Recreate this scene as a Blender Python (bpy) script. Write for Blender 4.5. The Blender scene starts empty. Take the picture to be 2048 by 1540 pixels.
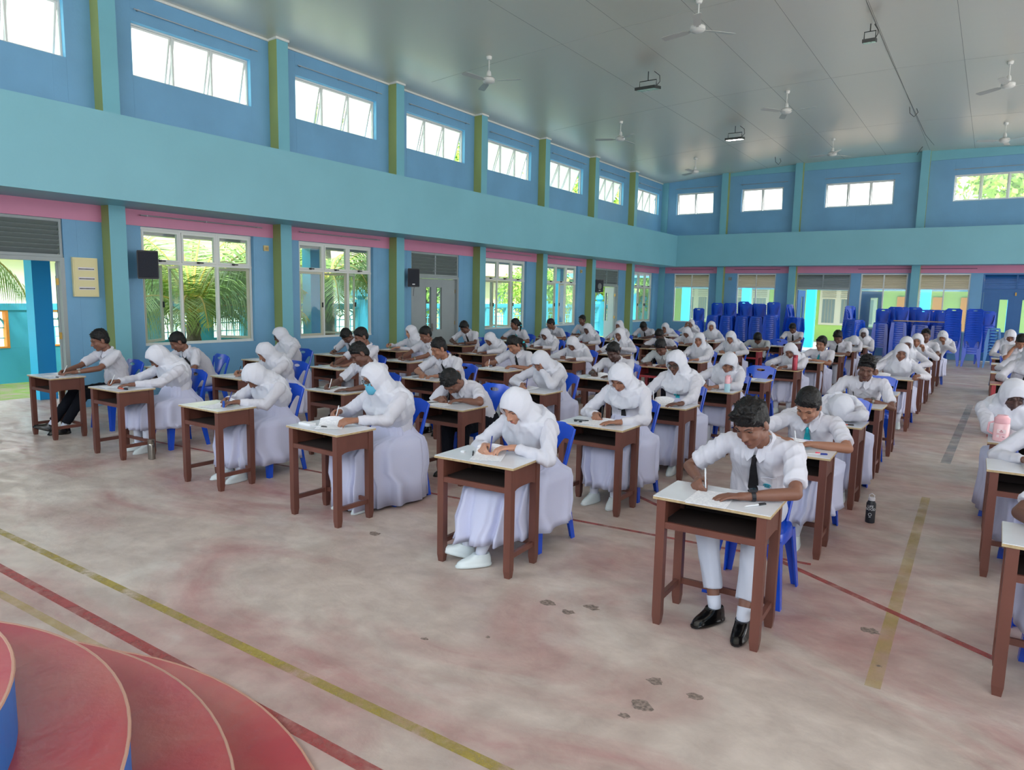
import bpy, bmesh, math, random
import numpy as np
from mathutils import Vector, Matrix
from mathutils.bvhtree import BVHTree

# ---------------------------------------------------------------- camera, sky, lights, exposure
sc = bpy.context.scene
COL = sc.collection
cam_yaw, cam_pitch, cam_roll, cam_h = 0.5979, 0.1280, 0.0195, 1.8393
_f = Vector((-math.sin(cam_yaw)*math.cos(cam_pitch), math.cos(cam_yaw)*math.cos(cam_pitch), -math.sin(cam_pitch)))
_r = Vector((math.cos(cam_yaw), math.sin(cam_yaw), 0.0))
_u = _r.cross(_f)
_r2 = _r*math.cos(cam_roll) + _u*math.sin(cam_roll)
_u2 = _u*math.cos(cam_roll) - _r*math.sin(cam_roll)
cd = bpy.data.cameras.new('camera')
cam = bpy.data.objects.new('camera', cd)
COL.objects.link(cam)
m = Matrix((( _r2.x, _u2.x, -_f.x, 0.0), (_r2.y, _u2.y, -_f.y, 0.0), (_r2.z, _u2.z, -_f.z, cam_h), (0, 0, 0, 1)))
cam.matrix_world = m
cd.sensor_fit = 'HORIZONTAL'; cd.sensor_width = 36.0; cd.lens = 1397.97/2048*36.0
cd.clip_start = 0.05; cd.clip_end = 300
sc.camera = cam

world = bpy.data.worlds.new('sky'); sc.world = world
world.use_nodes = True
wn = world.node_tree; wn.nodes.clear()
wo = wn.nodes.new('ShaderNodeOutputWorld'); wb = wn.nodes.new('ShaderNodeBackground')
tc = wn.nodes.new('ShaderNodeTexCoord'); sx = wn.nodes.new('ShaderNodeSeparateXYZ'); cr = wn.nodes.new('ShaderNodeValToRGB')
cr.color_ramp.elements[0].position = 0.0; cr.color_ramp.elements[0].color = (1.0, 0.98, 0.94, 1)
cr.color_ramp.elements[1].position = 0.7; cr.color_ramp.elements[1].color = (0.80, 0.90, 1.0, 1)
wn.links.new(tc.outputs['Generated'], sx.inputs[0]); wn.links.new(sx.outputs['Z'], cr.inputs[0])
wn.links.new(cr.outputs[0], wb.inputs[0]); wn.links.new(wb.outputs[0], wo.inputs[0])
wb.inputs[1].default_value = 1.55

def sun(name, direction, energy, angle, color):
    l = bpy.data.lights.new(name, 'SUN'); l.energy = energy; l.angle = math.radians(angle); l.color = color
    o = bpy.data.objects.new(name, l); COL.objects.link(o)
    o.rotation_euler = Vector(direction).to_track_quat('-Z', 'Y').to_euler()
    return o
sun('sun', (-0.50, 0.42, -1.0), 3.2, 4.0, (1.0, 0.95, 0.86))

def area(name, loc, rot, sx_, sy_, power, color=(1, 1, 1)):
    l = bpy.data.lights.new(name, 'AREA'); l.shape = 'RECTANGLE'; l.size = sx_; l.size_y = sy_; l.energy = power; l.color = color
    o = bpy.data.objects.new(name, l); COL.objects.link(o); o.location = loc; o.rotation_euler = rot
    return o

sc.view_settings.view_transform = 'Standard'
try: sc.view_settings.look = 'None'
except Exception: pass
sc.view_settings.gamma = 1.0
sc.view_settings.exposure = 1.66
sc.view_settings.use_curve_mapping = False

# ---------------------------------------------------------------- materials
def srgb(r, g, b):
    f = lambda c: ((c/255.0+0.055)/1.055)**2.4 if c > 10.3 else c/255.0/12.92
    return (f(r), f(g), f(b), 1.0)

MATS = {}
def mat(name, col, rough=0.6, metal=0.0, noise=0.0, nscale=8.0, bump=0.0, bscale=60.0, spec=0.5, coat=0.0, sss=0.0, col2=None, stretch=None, emit=None, estr=0.0):
    if name in MATS: return MATS[name]
    mt = bpy.data.materials.new(name); mt.use_nodes = True
    nt = mt.node_tree; b = nt.nodes['Principled BSDF']
    c = col if len(col) == 4 else (*col, 1)
    b.inputs['Base Color'].default_value = c
    b.inputs['Roughness'].default_value = rough; b.inputs['Metallic'].default_value = metal
    b.inputs['Specular IOR Level'].default_value = spec
    b.inputs['Coat Weight'].default_value = coat
    if sss: b.inputs['Subsurface Weight'].default_value = sss
    if emit: b.inputs['Emission Color'].default_value = emit; b.inputs['Emission Strength'].default_value = estr
    if noise > 0 or bump > 0:
        tcn = nt.nodes.new('ShaderNodeTexCoord'); mp = nt.nodes.new('ShaderNodeMapping')
        nt.links.new(tcn.outputs['Object'], mp.inputs[0])
        if stretch: mp.inputs['Scale'].default_value = stretch
    if noise > 0:
        nz = nt.nodes.new('ShaderNodeTexNoise'); nz.inputs['Scale'].default_value = nscale; nz.inputs['Detail'].default_value = 5
        rp = nt.nodes.new('ShaderNodeValToRGB')
        d = col2 if col2 else tuple(x*(1-noise) for x in c[:3])+(1,)
        rp.color_ramp.elements[0].position = 0.35; rp.color_ramp.elements[1].position = 0.65
        rp.color_ramp.elements[0].color = d; rp.color_ramp.elements[1].color = c
        nt.links.new(mp.outputs[0], nz.inputs['Vector']); nt.links.new(nz.outputs['Fac'], rp.inputs[0]); nt.links.new(rp.outputs[0], b.inputs['Base Color'])
    if bump > 0:
        n2 = nt.nodes.new('ShaderNodeTexNoise'); n2.inputs['Scale'].default_value = bscale; n2.inputs['Detail'].default_value = 4
        bp = nt.nodes.new('ShaderNodeBump'); bp.inputs['Strength'].default_value = bump; bp.inputs['Distance'].default_value = 0.02
        nt.links.new(mp.outputs[0], n2.inputs['Vector']); nt.links.new(n2.outputs['Fac'], bp.inputs['Height']); nt.links.new(bp.outputs[0], b.inputs['Normal'])
    MATS[name] = mt
    return mt

def glass_mat(name, tint=(0.9, 0.97, 0.95), milky=0.12, rough=0.02):
    if name in MATS: return MATS[name]
    mt = bpy.data.materials.new(name); mt.use_nodes = True
    nt = mt.node_tree; nt.nodes.clear()
    out = nt.nodes.new('ShaderNodeOutputMaterial'); tr = nt.nodes.new('ShaderNodeBsdfTransparent'); gl = nt.nodes.new('ShaderNodeBsdfGlossy')
    df = nt.nodes.new('ShaderNodeBsdfTranslucent'); d2 = nt.nodes.new('ShaderNodeBsdfDiffuse'); ad = nt.nodes.new('ShaderNodeMixShader')
    m1 = nt.nodes.new('ShaderNodeMixShader'); m2 = nt.nodes.new('ShaderNodeMixShader'); lw_ = nt.nodes.new('ShaderNodeLayerWeight'); fr = nt.nodes.new('ShaderNodeMath'); fr.operation = 'POWER'; fr.inputs[1].default_value = 4.0; fr2 = nt.nodes.new('ShaderNodeMath'); fr2.operation = 'MULTIPLY_ADD'; fr2.inputs[1].default_value = 0.35; fr2.inputs[2].default_value = 0.02
    tr.inputs[0].default_value = (*tint, 1); gl.inputs['Roughness'].default_value = rough; df.inputs[0].default_value = (0.9, 0.95, 0.93, 1); d2.inputs[0].default_value = (0.85, 0.9, 0.88, 1)
    lw_.inputs['Blend'].default_value = 0.5
    nt.links.new(lw_.outputs['Facing'], fr.inputs[0]); nt.links.new(fr.outputs[0], fr2.inputs[0])
    ad.inputs[0].default_value = 0.35
    nt.links.new(df.outputs[0], ad.inputs[1]); nt.links.new(d2.outputs[0], ad.inputs[2])
    m1.inputs[0].default_value = milky
    nt.links.new(tr.outputs[0], m1.inputs[1]); nt.links.new(ad.outputs[0], m1.inputs[2])
    nt.links.new(fr2.outputs[0], m2.inputs[0]); nt.links.new(m1.outputs[0], m2.inputs[1]); nt.links.new(gl.outputs[0], m2.inputs[2])
    nt.links.new(m2.outputs[0], out.inputs[0])
    MATS[name] = mt
    return mt

M = dict(
    wall=mat('wall_blue_paint', srgb(110, 165, 204), 0.5, noise=0.10, nscale=1.3, bump=0.08, bscale=25),
    teal=mat('beam_teal_paint', srgb(120, 182, 198), 0.42, noise=0.06, nscale=0.9, bump=0.06, bscale=25),
    colteal=mat('column_teal_paint', srgb(112, 178, 194), 0.5, noise=0.06, nscale=1.5),
    green=mat('column_lime_paint', srgb(150, 166, 100), 0.5, noise=0.08, nscale=2.0),
    pink=mat('band_pink_paint', srgb(206, 134, 166), 0.5, noise=0.06, nscale=1.5),
    reveal=mat('reveal_daylit_blue', srgb(120, 196, 236), 0.5),
    ceil=None,
    whiteframe=mat('white_window_frame', srgb(214, 218, 214), 0.4),
    greyframe=mat('grey_painted_wood', srgb(150, 160, 162), 0.45, noise=0.06, nscale=3),
    creamframe=mat('cream_frame', srgb(190, 190, 170), 0.45),
    bluedoor=mat('blue_door_paint', srgb(32, 98, 160), 0.4, noise=0.08, nscale=3),
    wood=mat('desk_brown_wood', srgb(112, 68, 57), 0.42, noise=0.22, nscale=6, stretch=(1, 1, 0.25), bump=0.05, bscale=40),
    woodlight=mat('desk_tan_wood', srgb(176, 136, 104), 0.5, noise=0.2, nscale=6, stretch=(1, 1, 0.3)),
    woodred=mat('desk_red_paint', srgb(160, 52, 60), 0.45, noise=0.1, nscale=6),
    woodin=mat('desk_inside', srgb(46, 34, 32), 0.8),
    edge=mat('plywood_edge', srgb(196, 172, 130), 0.6, noise=0.25, nscale=30),
    topwhite=mat('white_laminate', srgb(226, 229, 236), 0.22, noise=0.05, nscale=9),
    topbrown=mat('brown_laminate', srgb(136, 98, 84), 0.35, noise=0.15, nscale=9),
    topred=mat('red_brown_laminate', srgb(170, 92, 84), 0.35, noise=0.12, nscale=9),
    chair=mat('blue_plastic', srgb(18, 78, 206), 0.22, spec=0.6, noise=0.08, nscale=6),
    cloth=mat('white_school_cloth', srgb(206, 206, 216), 0.85, bump=0.12, bscale=9, spec=0.2),
    cloth2=mat('white_headscarf_cloth', srgb(208, 210, 220), 0.9, bump=0.08, bscale=7, spec=0.15),
    clothgrey=mat('grey_white_shirt_cloth', srgb(176, 182, 186), 0.85, bump=0.12, bscale=9, spec=0.2),
    skirt=mat('white_skirt_cloth', srgb(204, 207, 232), 0.88, bump=0.10, bscale=8, spec=0.15),
    trwhite=mat('white_trouser_cloth', srgb(194, 198, 212), 0.85, bump=0.12, bscale=9, spec=0.2),
    trblack=mat('black_trouser_cloth', srgb(24, 26, 34), 0.9, bump=0.1, bscale=9, spec=0.15),
    tieblack=mat('black_tie_cloth', srgb(14, 14, 20), 0.7),
    tieteal=mat('teal_tie_cloth', srgb(26, 172, 186), 0.6),
    hair=mat('black_hair', srgb(12, 11, 13), 0.5, bump=0.6, bscale=55, spec=0.35),
    hair2=mat('dark_brown_hair', srgb(30, 25, 24), 0.5, bump=0.5, bscale=60),
    shoewhite=mat('white_shoe', srgb(214, 224, 226), 0.25),
    shoeblack=mat('black_leather', srgb(10, 10, 12), 0.18),
    sock=mat('pale_sock', srgb(206, 210, 224), 0.9),
    paper=mat('white_paper', srgb(238, 239, 242), 0.7),
    penblack=mat('black_pen_plastic', srgb(20, 20, 24), 0.3),
    penblue=mat('blue_pen_plastic', srgb(30, 50, 140), 0.3),
    penwhite=mat('white_pen_plastic', srgb(226, 228, 232), 0.3),
    penorange=mat('orange_plastic', srgb(240, 92, 60), 0.3),
    steel=mat('brushed_steel', srgb(150, 144, 136), 0.3, metal=0.9),
    blackp=mat('black_plastic', srgb(24, 26, 34), 0.45),
    eyewhite=mat('eye_white', srgb(186, 180, 174), 0.3),
    iris=mat('dark_iris', srgb(20, 14, 12), 0.2),
    mask=mat('blue_face_mask_cloth', srgb(98, 184, 214), 0.8),
    cable=mat('dark_cable', srgb(60, 60, 58), 0.5),
    rod=mat('curtain_rod_metal', srgb(170, 176, 180), 0.4, metal=0.5),
    fan=mat('fan_white_enamel', srgb(206, 210, 208), 0.35),
    fanblade=mat('fan_blade_enamel', srgb(176, 180, 178), 0.4),
    board=mat('cream_breaker_panel', srgb(216, 208, 160), 0.5),
    switchm=mat('beige_switch_plastic', srgb(206, 186, 130), 0.5),
    fixture=mat('floodlight_black_metal', srgb(38, 44, 42), 0.45),
    lampglass=mat('floodlight_glass', srgb(150, 190, 170), 0.15),
    lampon=mat('lit_lamp_panel', srgb(255, 255, 250), 0.3, emit=(1, 1, 0.95, 1), estr=6.0),
    postblue=mat('blue_post_paint', srgb(30, 150, 214), 0.5),
    postcyan=mat('cyan_post_and_lit_face', srgb(50, 190, 236), 0.5),
    wallteal=mat('outer_wall_teal_paint', srgb(76, 184, 214), 0.6, noise=0.08, nscale=2),
    orange=mat('orange_paint', srgb(240, 150, 60), 0.6),
    grill=mat('grille_cyan_paint', srgb(90, 190, 216), 0.6),
    yellow=mat('yellow_paint', srgb(240, 226, 70), 0.6),
    lime=mat('lime_paint', srgb(186, 216, 110), 0.6, noise=0.05, nscale=1),
    cream=mat('cream_paint', srgb(226, 214, 186), 0.6),
    louver=mat('cream_louver', srgb(182, 172, 146), 0.6),
    greylouver=mat('grey_louver', srgb(120, 130, 132), 0.6),
    fascia=mat('pale_blue_fascia', srgb(120, 176, 206), 0.6),
    rooftile=mat('red_roof_tile', srgb(182, 150, 132), 0.7, noise=0.5, nscale=6),
    concrete=mat('pale_concrete', srgb(196, 190, 178), 0.7, noise=0.12, nscale=2),
    grass=mat('grass_ground', srgb(132, 168, 70), 0.95, noise=0.4, nscale=5, col2=srgb(168, 158, 128), bump=0.4, bscale=20),
    leaf=mat('palm_leaf', srgb(166, 194, 100), 0.5, noise=0.2, nscale=3),
    leafdark=mat('palm_leaf_dark', srgb(134, 174, 84), 0.5, noise=0.3, nscale=3),
    leafbright=mat('bush_leaf', srgb(184, 216, 96), 0.6, noise=0.35, nscale=1.5, col2=srgb(120, 164, 64)),
    stem=mat('palm_frond_stem', srgb(196, 174, 80), 0.6),
    bark=mat('palm_bark', srgb(132, 118, 104), 0.9, noise=0.4, nscale=14),
    redpaint=mat('red_floor_paint', srgb(182, 72, 80), 0.22, noise=0.25, nscale=2.0, col2=srgb(188, 102, 94), bump=0.15, bscale=14),  # second tone puts an orange sheen into the red colour
    bluepaint=mat('blue_riser_paint', srgb(40, 110, 190), 0.5),
    thermosred=mat('red_metallic_bottle', srgb(150, 50, 66), 0.3, metal=0.5),
    pinkp=mat('pink_plastic', srgb(238, 182, 190), 0.25),
    aquap=mat('aqua_plastic', srgb(176, 214, 226), 0.25),
    yellowp=mat('yellow_plastic', srgb(224, 200, 92), 0.35),
    greyp=mat('pale_grey_plastic', srgb(208, 206, 212), 0.35),
    gluep=mat('blue_glue_plastic', srgb(36, 80, 170), 0.35),
    brass=mat('brass_hinge', srgb(170, 140, 70), 0.4, metal=0.6),
)
SKIN = [mat('skin_tone_light', srgb(190, 140, 116), 0.5, sss=0.05), mat('skin_tone_medium', srgb(154, 108, 86), 0.5, sss=0.05),
        mat('skin_tone_brown', srgb(124, 84, 68), 0.48), mat('skin_tone_deep', srgb(104, 70, 58), 0.48), mat('skin_tone_dark', srgb(78, 54, 48), 0.45)]
LIP = [mat('lip_light', srgb(186, 110, 100), 0.45), mat('lip_medium', srgb(150, 88, 80), 0.45), mat('lip_brown', srgb(118, 68, 62), 0.45), mat('lip_deep', srgb(88, 52, 50), 0.45), mat('lip_dark', srgb(66, 42, 42), 0.45)]
GLASS = glass_mat('window_glass', milky=0.06)
GLASSF = glass_mat('far_upper_glass', milky=0.05)
GLASSM = glass_mat('upper_window_glass', milky=0.62)
GLASSE = glass_mat('spectacle_glass', milky=0.0)

# ---------------------------------------------------------------- mesh builder
LINKS = []
class MB:
    def __init__(s): s.v = []; s.f = []; s.m = []
    def add(s, vs, fs, mi=0):
        n = len(s.v); s.v += [tuple(p) for p in vs]; s.f += [tuple(i+n for i in f) for f in fs]; s.m += [mi]*len(fs); return s
    def box(s, x0, x1, y0, y1, z0, z1, mi=0, R=None, o=None):
        e = 0.00013*(len(s.f)//6 % 7)      # neighbours in one mesh never share a face plane
        if min(x1-x0, y1-y0, z1-z0) > 0.004: x0 += e; x1 -= e; y0 += e; y1 -= e; z0 += e; z1 -= e
        vs = [Vector((x, y, z)) for x in (x0, x1) for y in (y0, y1) for z in (z0, z1)]
        if R is not None: vs = [R @ p for p in vs]
        if o is not None: vs = [p+Vector(o) for p in vs]
        return s.add(vs, [(0, 1, 3, 2), (4, 6, 7, 5), (0, 4, 5, 1), (2, 3, 7, 6), (0, 2, 6, 4), (1, 5, 7, 3)], mi)
    def loft(s, rings, mi=0, cap=True, closed=True):
        n = len(rings[0]); base = len(s.v)
        for r in rings: s.v += [tuple(p) for p in r]
        for k in range(len(rings)-1):
            for i in range(n if closed else n-1):
                j = (i+1) % n
                s.f.append((base+k*n+i, base+k*n+j, base+(k+1)*n+j, base+(k+1)*n+i)); s.m.append(mi)
        if cap:
            s.f.append(tuple(base+i for i in range(n))[::-1]); s.m.append(mi)
            s.f.append(tuple(base+(len(rings)-1)*n+i for i in range(n))); s.m.append(mi)
        return s
    def tube(s, pts, rad, n=8, mi=0, cap=True):
        pts = [Vector(p) for p in pts]; rs = rad if isinstance(rad, (list, tuple)) else [rad]*len(pts)
        t0 = (pts[1]-pts[0]).normalized(); a = t0.cross(Vector((0, 0, 1)))
        if a.length < 0.05: a = t0.cross(Vector((1, 0, 0)))
        a.normalize(); rings = []
        for i, p in enumerate(pts):
            t = (pts[min(i+1, len(pts)-1)]-pts[max(i-1, 0)]).normalized()
            a = (a-t*a.dot(t)); a.normalize(); b = t.cross(a)
            rings.append([p+(a*math.cos(2*math.pi*k/n)+b*math.sin(2*math.pi*k/n))*rs[i] for k in range(n)])
        return s.loft(rings, mi, cap)
    def lathe(s, prof, o=(0, 0, 0), n=20, mi=0, cap=True, R=None):
        rings = []
        for r, z in prof:
            ring = [Vector((r*math.cos(2*math.pi*k/n), r*math.sin(2*math.pi*k/n), z)) for k in range(n)]
            if R is not None: ring = [R @ p for p in ring]
            rings.append([p+Vector(o) for p in ring])
        return s.loft(rings, mi, cap)
    def cap_(s, p0, p1, r0, r1, n=12, mi=0, flat0=False, flat1=False):
        """tapered capsule between two points, ends round or flat"""
        p0 = Vector(p0); p1 = Vector(p1); d = p1-p0; L = d.length
        if L < 1e-6: d = Vector((0, 0, 1)); L = 1e-6
        t = d.normalized(); pts = []; rs = []
        if not flat0:
            for a in (80, 55, 28): pts.append(p0-t*r0*math.sin(math.radians(a))); rs.append(r0*math.cos(math.radians(a)))
        pts.append(p0); rs.append(r0); pts.append(p1); rs.append(r1)
        if not flat1:
            for a in (28, 55, 80): pts.append(p1+t*r1*math.sin(math.radians(a))); rs.append(r1*math.cos(math.radians(a)))
        a = t.cross(Vector((0, 0, 1)))
        if a.length < 0.05: a = t.cross(Vector((1, 0, 0)))
        a.normalize(); b = t.cross(a)
        return s.loft([[p+(a*math.cos(2*math.pi*k/n)+b*math.sin(2*math.pi*k/n))*r for k in range(n)] for p, r in zip(pts, rs)], mi)
    def ell(s, c, rad, fr=None, n=14, m=9, mi=0):
        """ellipsoid; fr = (side, forward, up) axes"""
        c = Vector(c)
        if fr is None: fr = (Vector((1, 0, 0)), Vector((0, 1, 0)), Vector((0, 0, 1)))
        rings = []
        for j in range(m+1):
            th = math.pi*(0.02+0.96*j/m); z = -math.cos(th); q = math.sin(th)
            rings.append([c+fr[0]*rad[0]*q*math.cos(2*math.pi*k/n)+fr[1]*rad[1]*q*math.sin(2*math.pi*k/n)+fr[2]*rad[2]*z for k in range(n)])
        return s.loft(rings, mi)
    def mesh(s, name, mats=(), smooth=False):
        me = bpy.data.meshes.new(name); me.from_pydata([tuple(p) for p in s.v], [], s.f)
        for k in mats: me.materials.append(k)
        if len(mats) > 1: me.polygons.foreach_set('material_index', s.m)
        bm = bmesh.new(); bm.from_mesh(me); bmesh.ops.recalc_face_normals(bm, faces=bm.faces); bm.to_mesh(me); bm.free()
        if smooth: me.polygons.foreach_set('use_smooth', [True]*len(me.polygons))
        me.update(); return me
    def obj(s, name, mats=(), parent=None, smooth=False, autosmooth=None, **kw):
        if not isinstance(mats, (list, tuple)): mats = [mats]
        me = s.mesh(name, mats, smooth or autosmooth is not None)
        if autosmooth is not None: me.set_sharp_from_angle(angle=math.radians(autosmooth))
        return put(name, me, parent, **kw)

def put(name, me, parent=None, loc=None, **kw):
    o = bpy.data.objects.new(name, me); LINKS.append(o)
    if parent is not None: o.parent = parent
    if loc is not None: o.location = loc
    for k, v in kw.items(): o[k] = v
    return o
def empty(name, loc, label, cat, group=None, rotz=0.0):
    o = bpy.data.objects.new(name, None); LINKS.append(o); o.location = loc; o.rotation_euler = (0, 0, rotz); o.empty_display_size = 0.1
    o['label'] = label; o['category'] = cat
    if group: o['group'] = group
    return o
def tag(o, label, cat, group=None):
    o['label'] = label; o['category'] = cat
    if group: o['group'] = group
    return o
def struct(o): o['kind'] = 'structure'; return o
def dup(root, loc, label, group=None, rotz=None, kids=None):
    r = root.copy(); LINKS.append(r); r.location = loc; r['label'] = label
    if rotz is not None: r.rotation_euler = (0, 0, rotz)
    if group: r['group'] = group
    for ch in (kids if kids is not None else KIDS[root.name]):
        c = ch.copy(); LINKS.append(c); c.parent = r
    return r
KIDS = {}

def remesh(mb, voxel, smooth=2, factor=0.5):
    me = bpy.data.meshes.new('tmp'); me.from_pydata([tuple(p) for p in mb.v], [], mb.f); me.update()
    bm = bmesh.new(); bm.from_mesh(me); bmesh.ops.recalc_face_normals(bm, faces=bm.faces); bm.to_mesh(me); bm.free()
    o = bpy.data.objects.new('tmp', me); COL.objects.link(o)
    md = o.modifiers.new('r', 'REMESH'); md.mode = 'VOXEL'; md.voxel_size = voxel; md.use_smooth_shade = True
    if smooth:
        ms = o.modifiers.new('s', 'SMOOTH'); ms.factor = factor; ms.iterations = smooth
    dg = bpy.context.evaluated_depsgraph_get()
    out = bpy.data.meshes.new_from_object(o.evaluated_get(dg), depsgraph=dg)
    bpy.data.objects.remove(o); bpy.data.meshes.remove(me)
    out.polygons.foreach_set('use_smooth', [True]*len(out.polygons))
    return out

def coords(me):
    a = np.empty(len(me.vertices)*3, dtype=np.float32); me.vertices.foreach_get('co', a); return a.reshape(-1, 3).astype(float)
def normals(me):
    a = np.empty(len(me.vertices)*3, dtype=np.float32); me.vertex_normals.foreach_get('vector', a); return a.reshape(-1, 3).astype(float)
def folds(me, amp, seed, freq=14.0, ani=(1.0, 1.0, 0.45)):
    """cloth wrinkles: warped ridges pushed along the normals"""
    rng = np.random.RandomState(seed); co = coords(me); n = normals(me)
    p = co*np.array(ani); w = np.zeros(len(co))
    q = p.copy()
    for k in range(3):
        d = rng.randn(3); d /= np.linalg.norm(d); e = rng.randn(3); e /= np.linalg.norm(e)
        q = q+0.035*np.outer(np.sin(p@d*freq*0.5+rng.rand()*6), e)
    for k in range(4):
        d = rng.randn(3); d /= np.linalg.norm(d)
        s_ = np.sin(q@d*freq*(0.8+1.1*rng.rand())+rng.rand()*6)
        w += (1-np.abs(s_))**2*(0.6+0.5*rng.rand())-0.25
    co = co+n*(w*amp)[:, None]
    me.vertices.foreach_set('co', co.astype(np.float32).ravel()); me.update()
# ---------------------------------------------------------------- the room shell
XW, YW = -11.375, 27.21          # inner faces of the window wall and the far wall
COLY = [5.4527+3.1035*k for k in range(-1, 7)]
WT = 0.18
def ceil_z(x):
    pts = [(-12.2, 6.33), (-11.375, 6.38), (-8.8, 6.57), (-6.2, 6.71), (-4.2, 6.76), (-2.0, 6.77), (0.5, 6.70), (9.4, 6.05)]
    for (a, za), (b, zb) in zip(pts, pts[1:]):
        if x <= b: return za+(zb-za)*(x-a)/(b-a)
    return pts[-1][1]

def floor_material():
    mt = bpy.data.materials.new('worn_painted_concrete'); mt.use_nodes = True
    nt = mt.node_tree; b = nt.nodes['Principled BSDF']; L = nt.links.new
    tcn = nt.nodes.new('ShaderNodeTexCoord')
    def noise(scale, detail, stretch=(1, 1, 1), dist=0.0, off=0):
        mp = nt.nodes.new('ShaderNodeMapping'); mp.inputs['Scale'].default_value = stretch; mp.inputs['Location'].default_value = (off, off*2, 0)
        n = nt.nodes.new('ShaderNodeTexNoise'); n.inputs['Scale'].default_value = scale; n.inputs['Detail'].default_value = detail; n.inputs['Distortion'].default_value = dist; n.inputs['Roughness'].default_value = 0.6
        L(tcn.outputs['Object'], mp.inputs[0]); L(mp.outputs[0], n.inputs['Vector']); return n
    def ramp(n, a, b_, ca, cb):
        r = nt.nodes.new('ShaderNodeValToRGB'); r.color_ramp.elements[0].position = a; r.color_ramp.elements[1].position = b_
        r.color_ramp.elements[0].color = ca; r.color_ramp.elements[1].color = cb; L(n.outputs['Fac'], r.inputs[0]); return r
    def mix(f, a, b_, mode='MIX'):
        m_ = nt.nodes.new('ShaderNodeMix'); m_.data_type = 'RGBA'; m_.blend_type = mode
        if hasattr(f, 'outputs'): L(f.outputs[0], m_.inputs[0])
        else: m_.inputs[0].default_value = f
        for src, k in ((a, 6), (b_, 7)):
            if isinstance(src, tuple): m_.inputs[k].default_value = src
            else: L(src, m_.inputs[k])
        return m_.outputs[2]
    base = ramp(noise(0.6, 6, (1, 1.2, 1), 0.8), 0.38, 0.66, srgb(202, 186, 176), srgb(222, 210, 200))
    red = ramp(noise(0.75, 8, (0.8, 1.3, 1), 1.2, 7), 0.45, 0.70, (0, 0, 0, 1), (0.95, 0.95, 0.95, 1))
    c = mix(red, base.outputs[0], srgb(188, 142, 138))
    fine = ramp(noise(4.0, 10, (1, 1.15, 1), 0.3, 3), 0.35, 0.72, srgb(186, 176, 172), srgb(255, 252, 250))
    c = mix(0.55, c, fine.outputs[0], 'MULTIPLY')
    pale = ramp(noise(1.3, 10, (1, 1.4, 1), 1.0, 13), 0.58, 0.76, (0, 0, 0, 1), (0.5, 0.5, 0.5, 1))
    c = mix(pale, c, srgb(214, 208, 200))
    pits = ramp(noise(7.0, 3, (1, 1, 1), 0, 23), 0.755, 0.80, (0, 0, 0, 1), (0.8, 0.8, 0.8, 1))
    c = mix(pits, c, srgb(84, 72, 62))
    L(c, b.inputs['Base Color'])
    rr = ramp(noise(2.2, 8, (1, 2.5, 1), 1.0, 5), 0.35, 0.7, (0.30, 0.30, 0.30, 1), (0.62, 0.62, 0.62, 1)); L(rr.outputs[0], b.inputs['Roughness'])
    bp = nt.nodes.new('ShaderNodeBump'); bp.inputs['Strength'].default_value = 0.35; bp.inputs['Distance'].default_value = 0.012
    L(noise(7.0, 8, (1, 1.1, 1), 0.4, 2).outputs['Fac'], bp.inputs['Height']); L(bp.outputs[0], b.inputs['Normal'])
    b.inputs['Specular IOR Level'].default_value = 0.45
    return mt
M['floor'] = floor_material()
struct(MB().box(-13.0, 9.5, -3.4, 27.9, -0.25, 0.0).obj('floor', M['floor']))

def worn_paint(name, col, lo=0.38, hi=0.62, scale=4.0, top=0.85):
    mt = bpy.data.materials.new(name); mt.use_nodes = True; nt = mt.node_tree; b = nt.nodes['Principled BSDF']
    b.inputs['Base Color'].default_value = col; b.inputs['Roughness'].default_value = 0.5
    tcn = nt.nodes.new('ShaderNodeTexCoord'); n = nt.nodes.new('ShaderNodeTexNoise'); n.inputs['Scale'].default_value = scale; n.inputs['Detail'].default_value = 9; n.inputs['Roughness'].default_value = 0.7
    r = nt.nodes.new('ShaderNodeValToRGB'); r.color_ramp.elements[0].position = lo; r.color_ramp.elements[1].position = hi; r.color_ramp.elements[1].color = (top, top, top, 1)
    nt.links.new(tcn.outputs['Object'], n.inputs['Vector']); nt.links.new(n.outputs['Fac'], r.inputs[0]); nt.links.new(r.outputs[0], b.inputs['Alpha'])
    return mt
def floor_line(name, p, q, w, m_):
    p = Vector((*p, 0)); q = Vector((*q, 0)); t = (q-p).normalized(); s = Vector((-t.y, t.x, 0))*w/2
    vs = [p-s, q-s, q+s, p+s]; mb = MB()
    mb.add([v+Vector((0, 0, z)) for z in (0.0005, 0.0015) for v in vs], [(3, 2, 1, 0), (4, 5, 6, 7), (0, 1, 5, 4), (1, 2, 6, 5), (2, 3, 7, 6), (3, 0, 4, 7)])
    return struct(mb.obj(name, m_))
WY = worn_paint('worn_yellow_court_paint', srgb(186, 166, 84), 0.34, 0.62, 4.0, 0.7); WR = worn_paint('worn_red_court_paint', srgb(182, 90, 88), 0.30, 0.60, 4.0, 0.75)
WY2 = worn_paint('faint_yellow_court_paint', srgb(204, 180, 96), 0.30, 0.75, 3.0, 0.42); WB = worn_paint('faint_blue_court_paint', srgb(110, 136, 160), 0.30, 0.75, 3.0, 0.34)
floor_line('trim_1', (-9.5, 2.0), (1.5, 2.1), 0.055, WY)
floor_line('trim_2', (-9.5, 1.72), (1.0, 1.79), 0.06, WR)
floor_line('trim_3', (-7.5, 1.50), (-3.0, 1.64), 0.05, WY2)
floor_line('trim_4', (-2.9, 6.10), (0.20, 4.27), 0.05, WR)
floor_line('trim_5', (-0.37, 7.6), (-0.32, 3.6), 0.07, WY2)
floor_line('trim_6', (-0.19, 15.3), (-0.30, 9.4), 0.10, WB)
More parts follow.
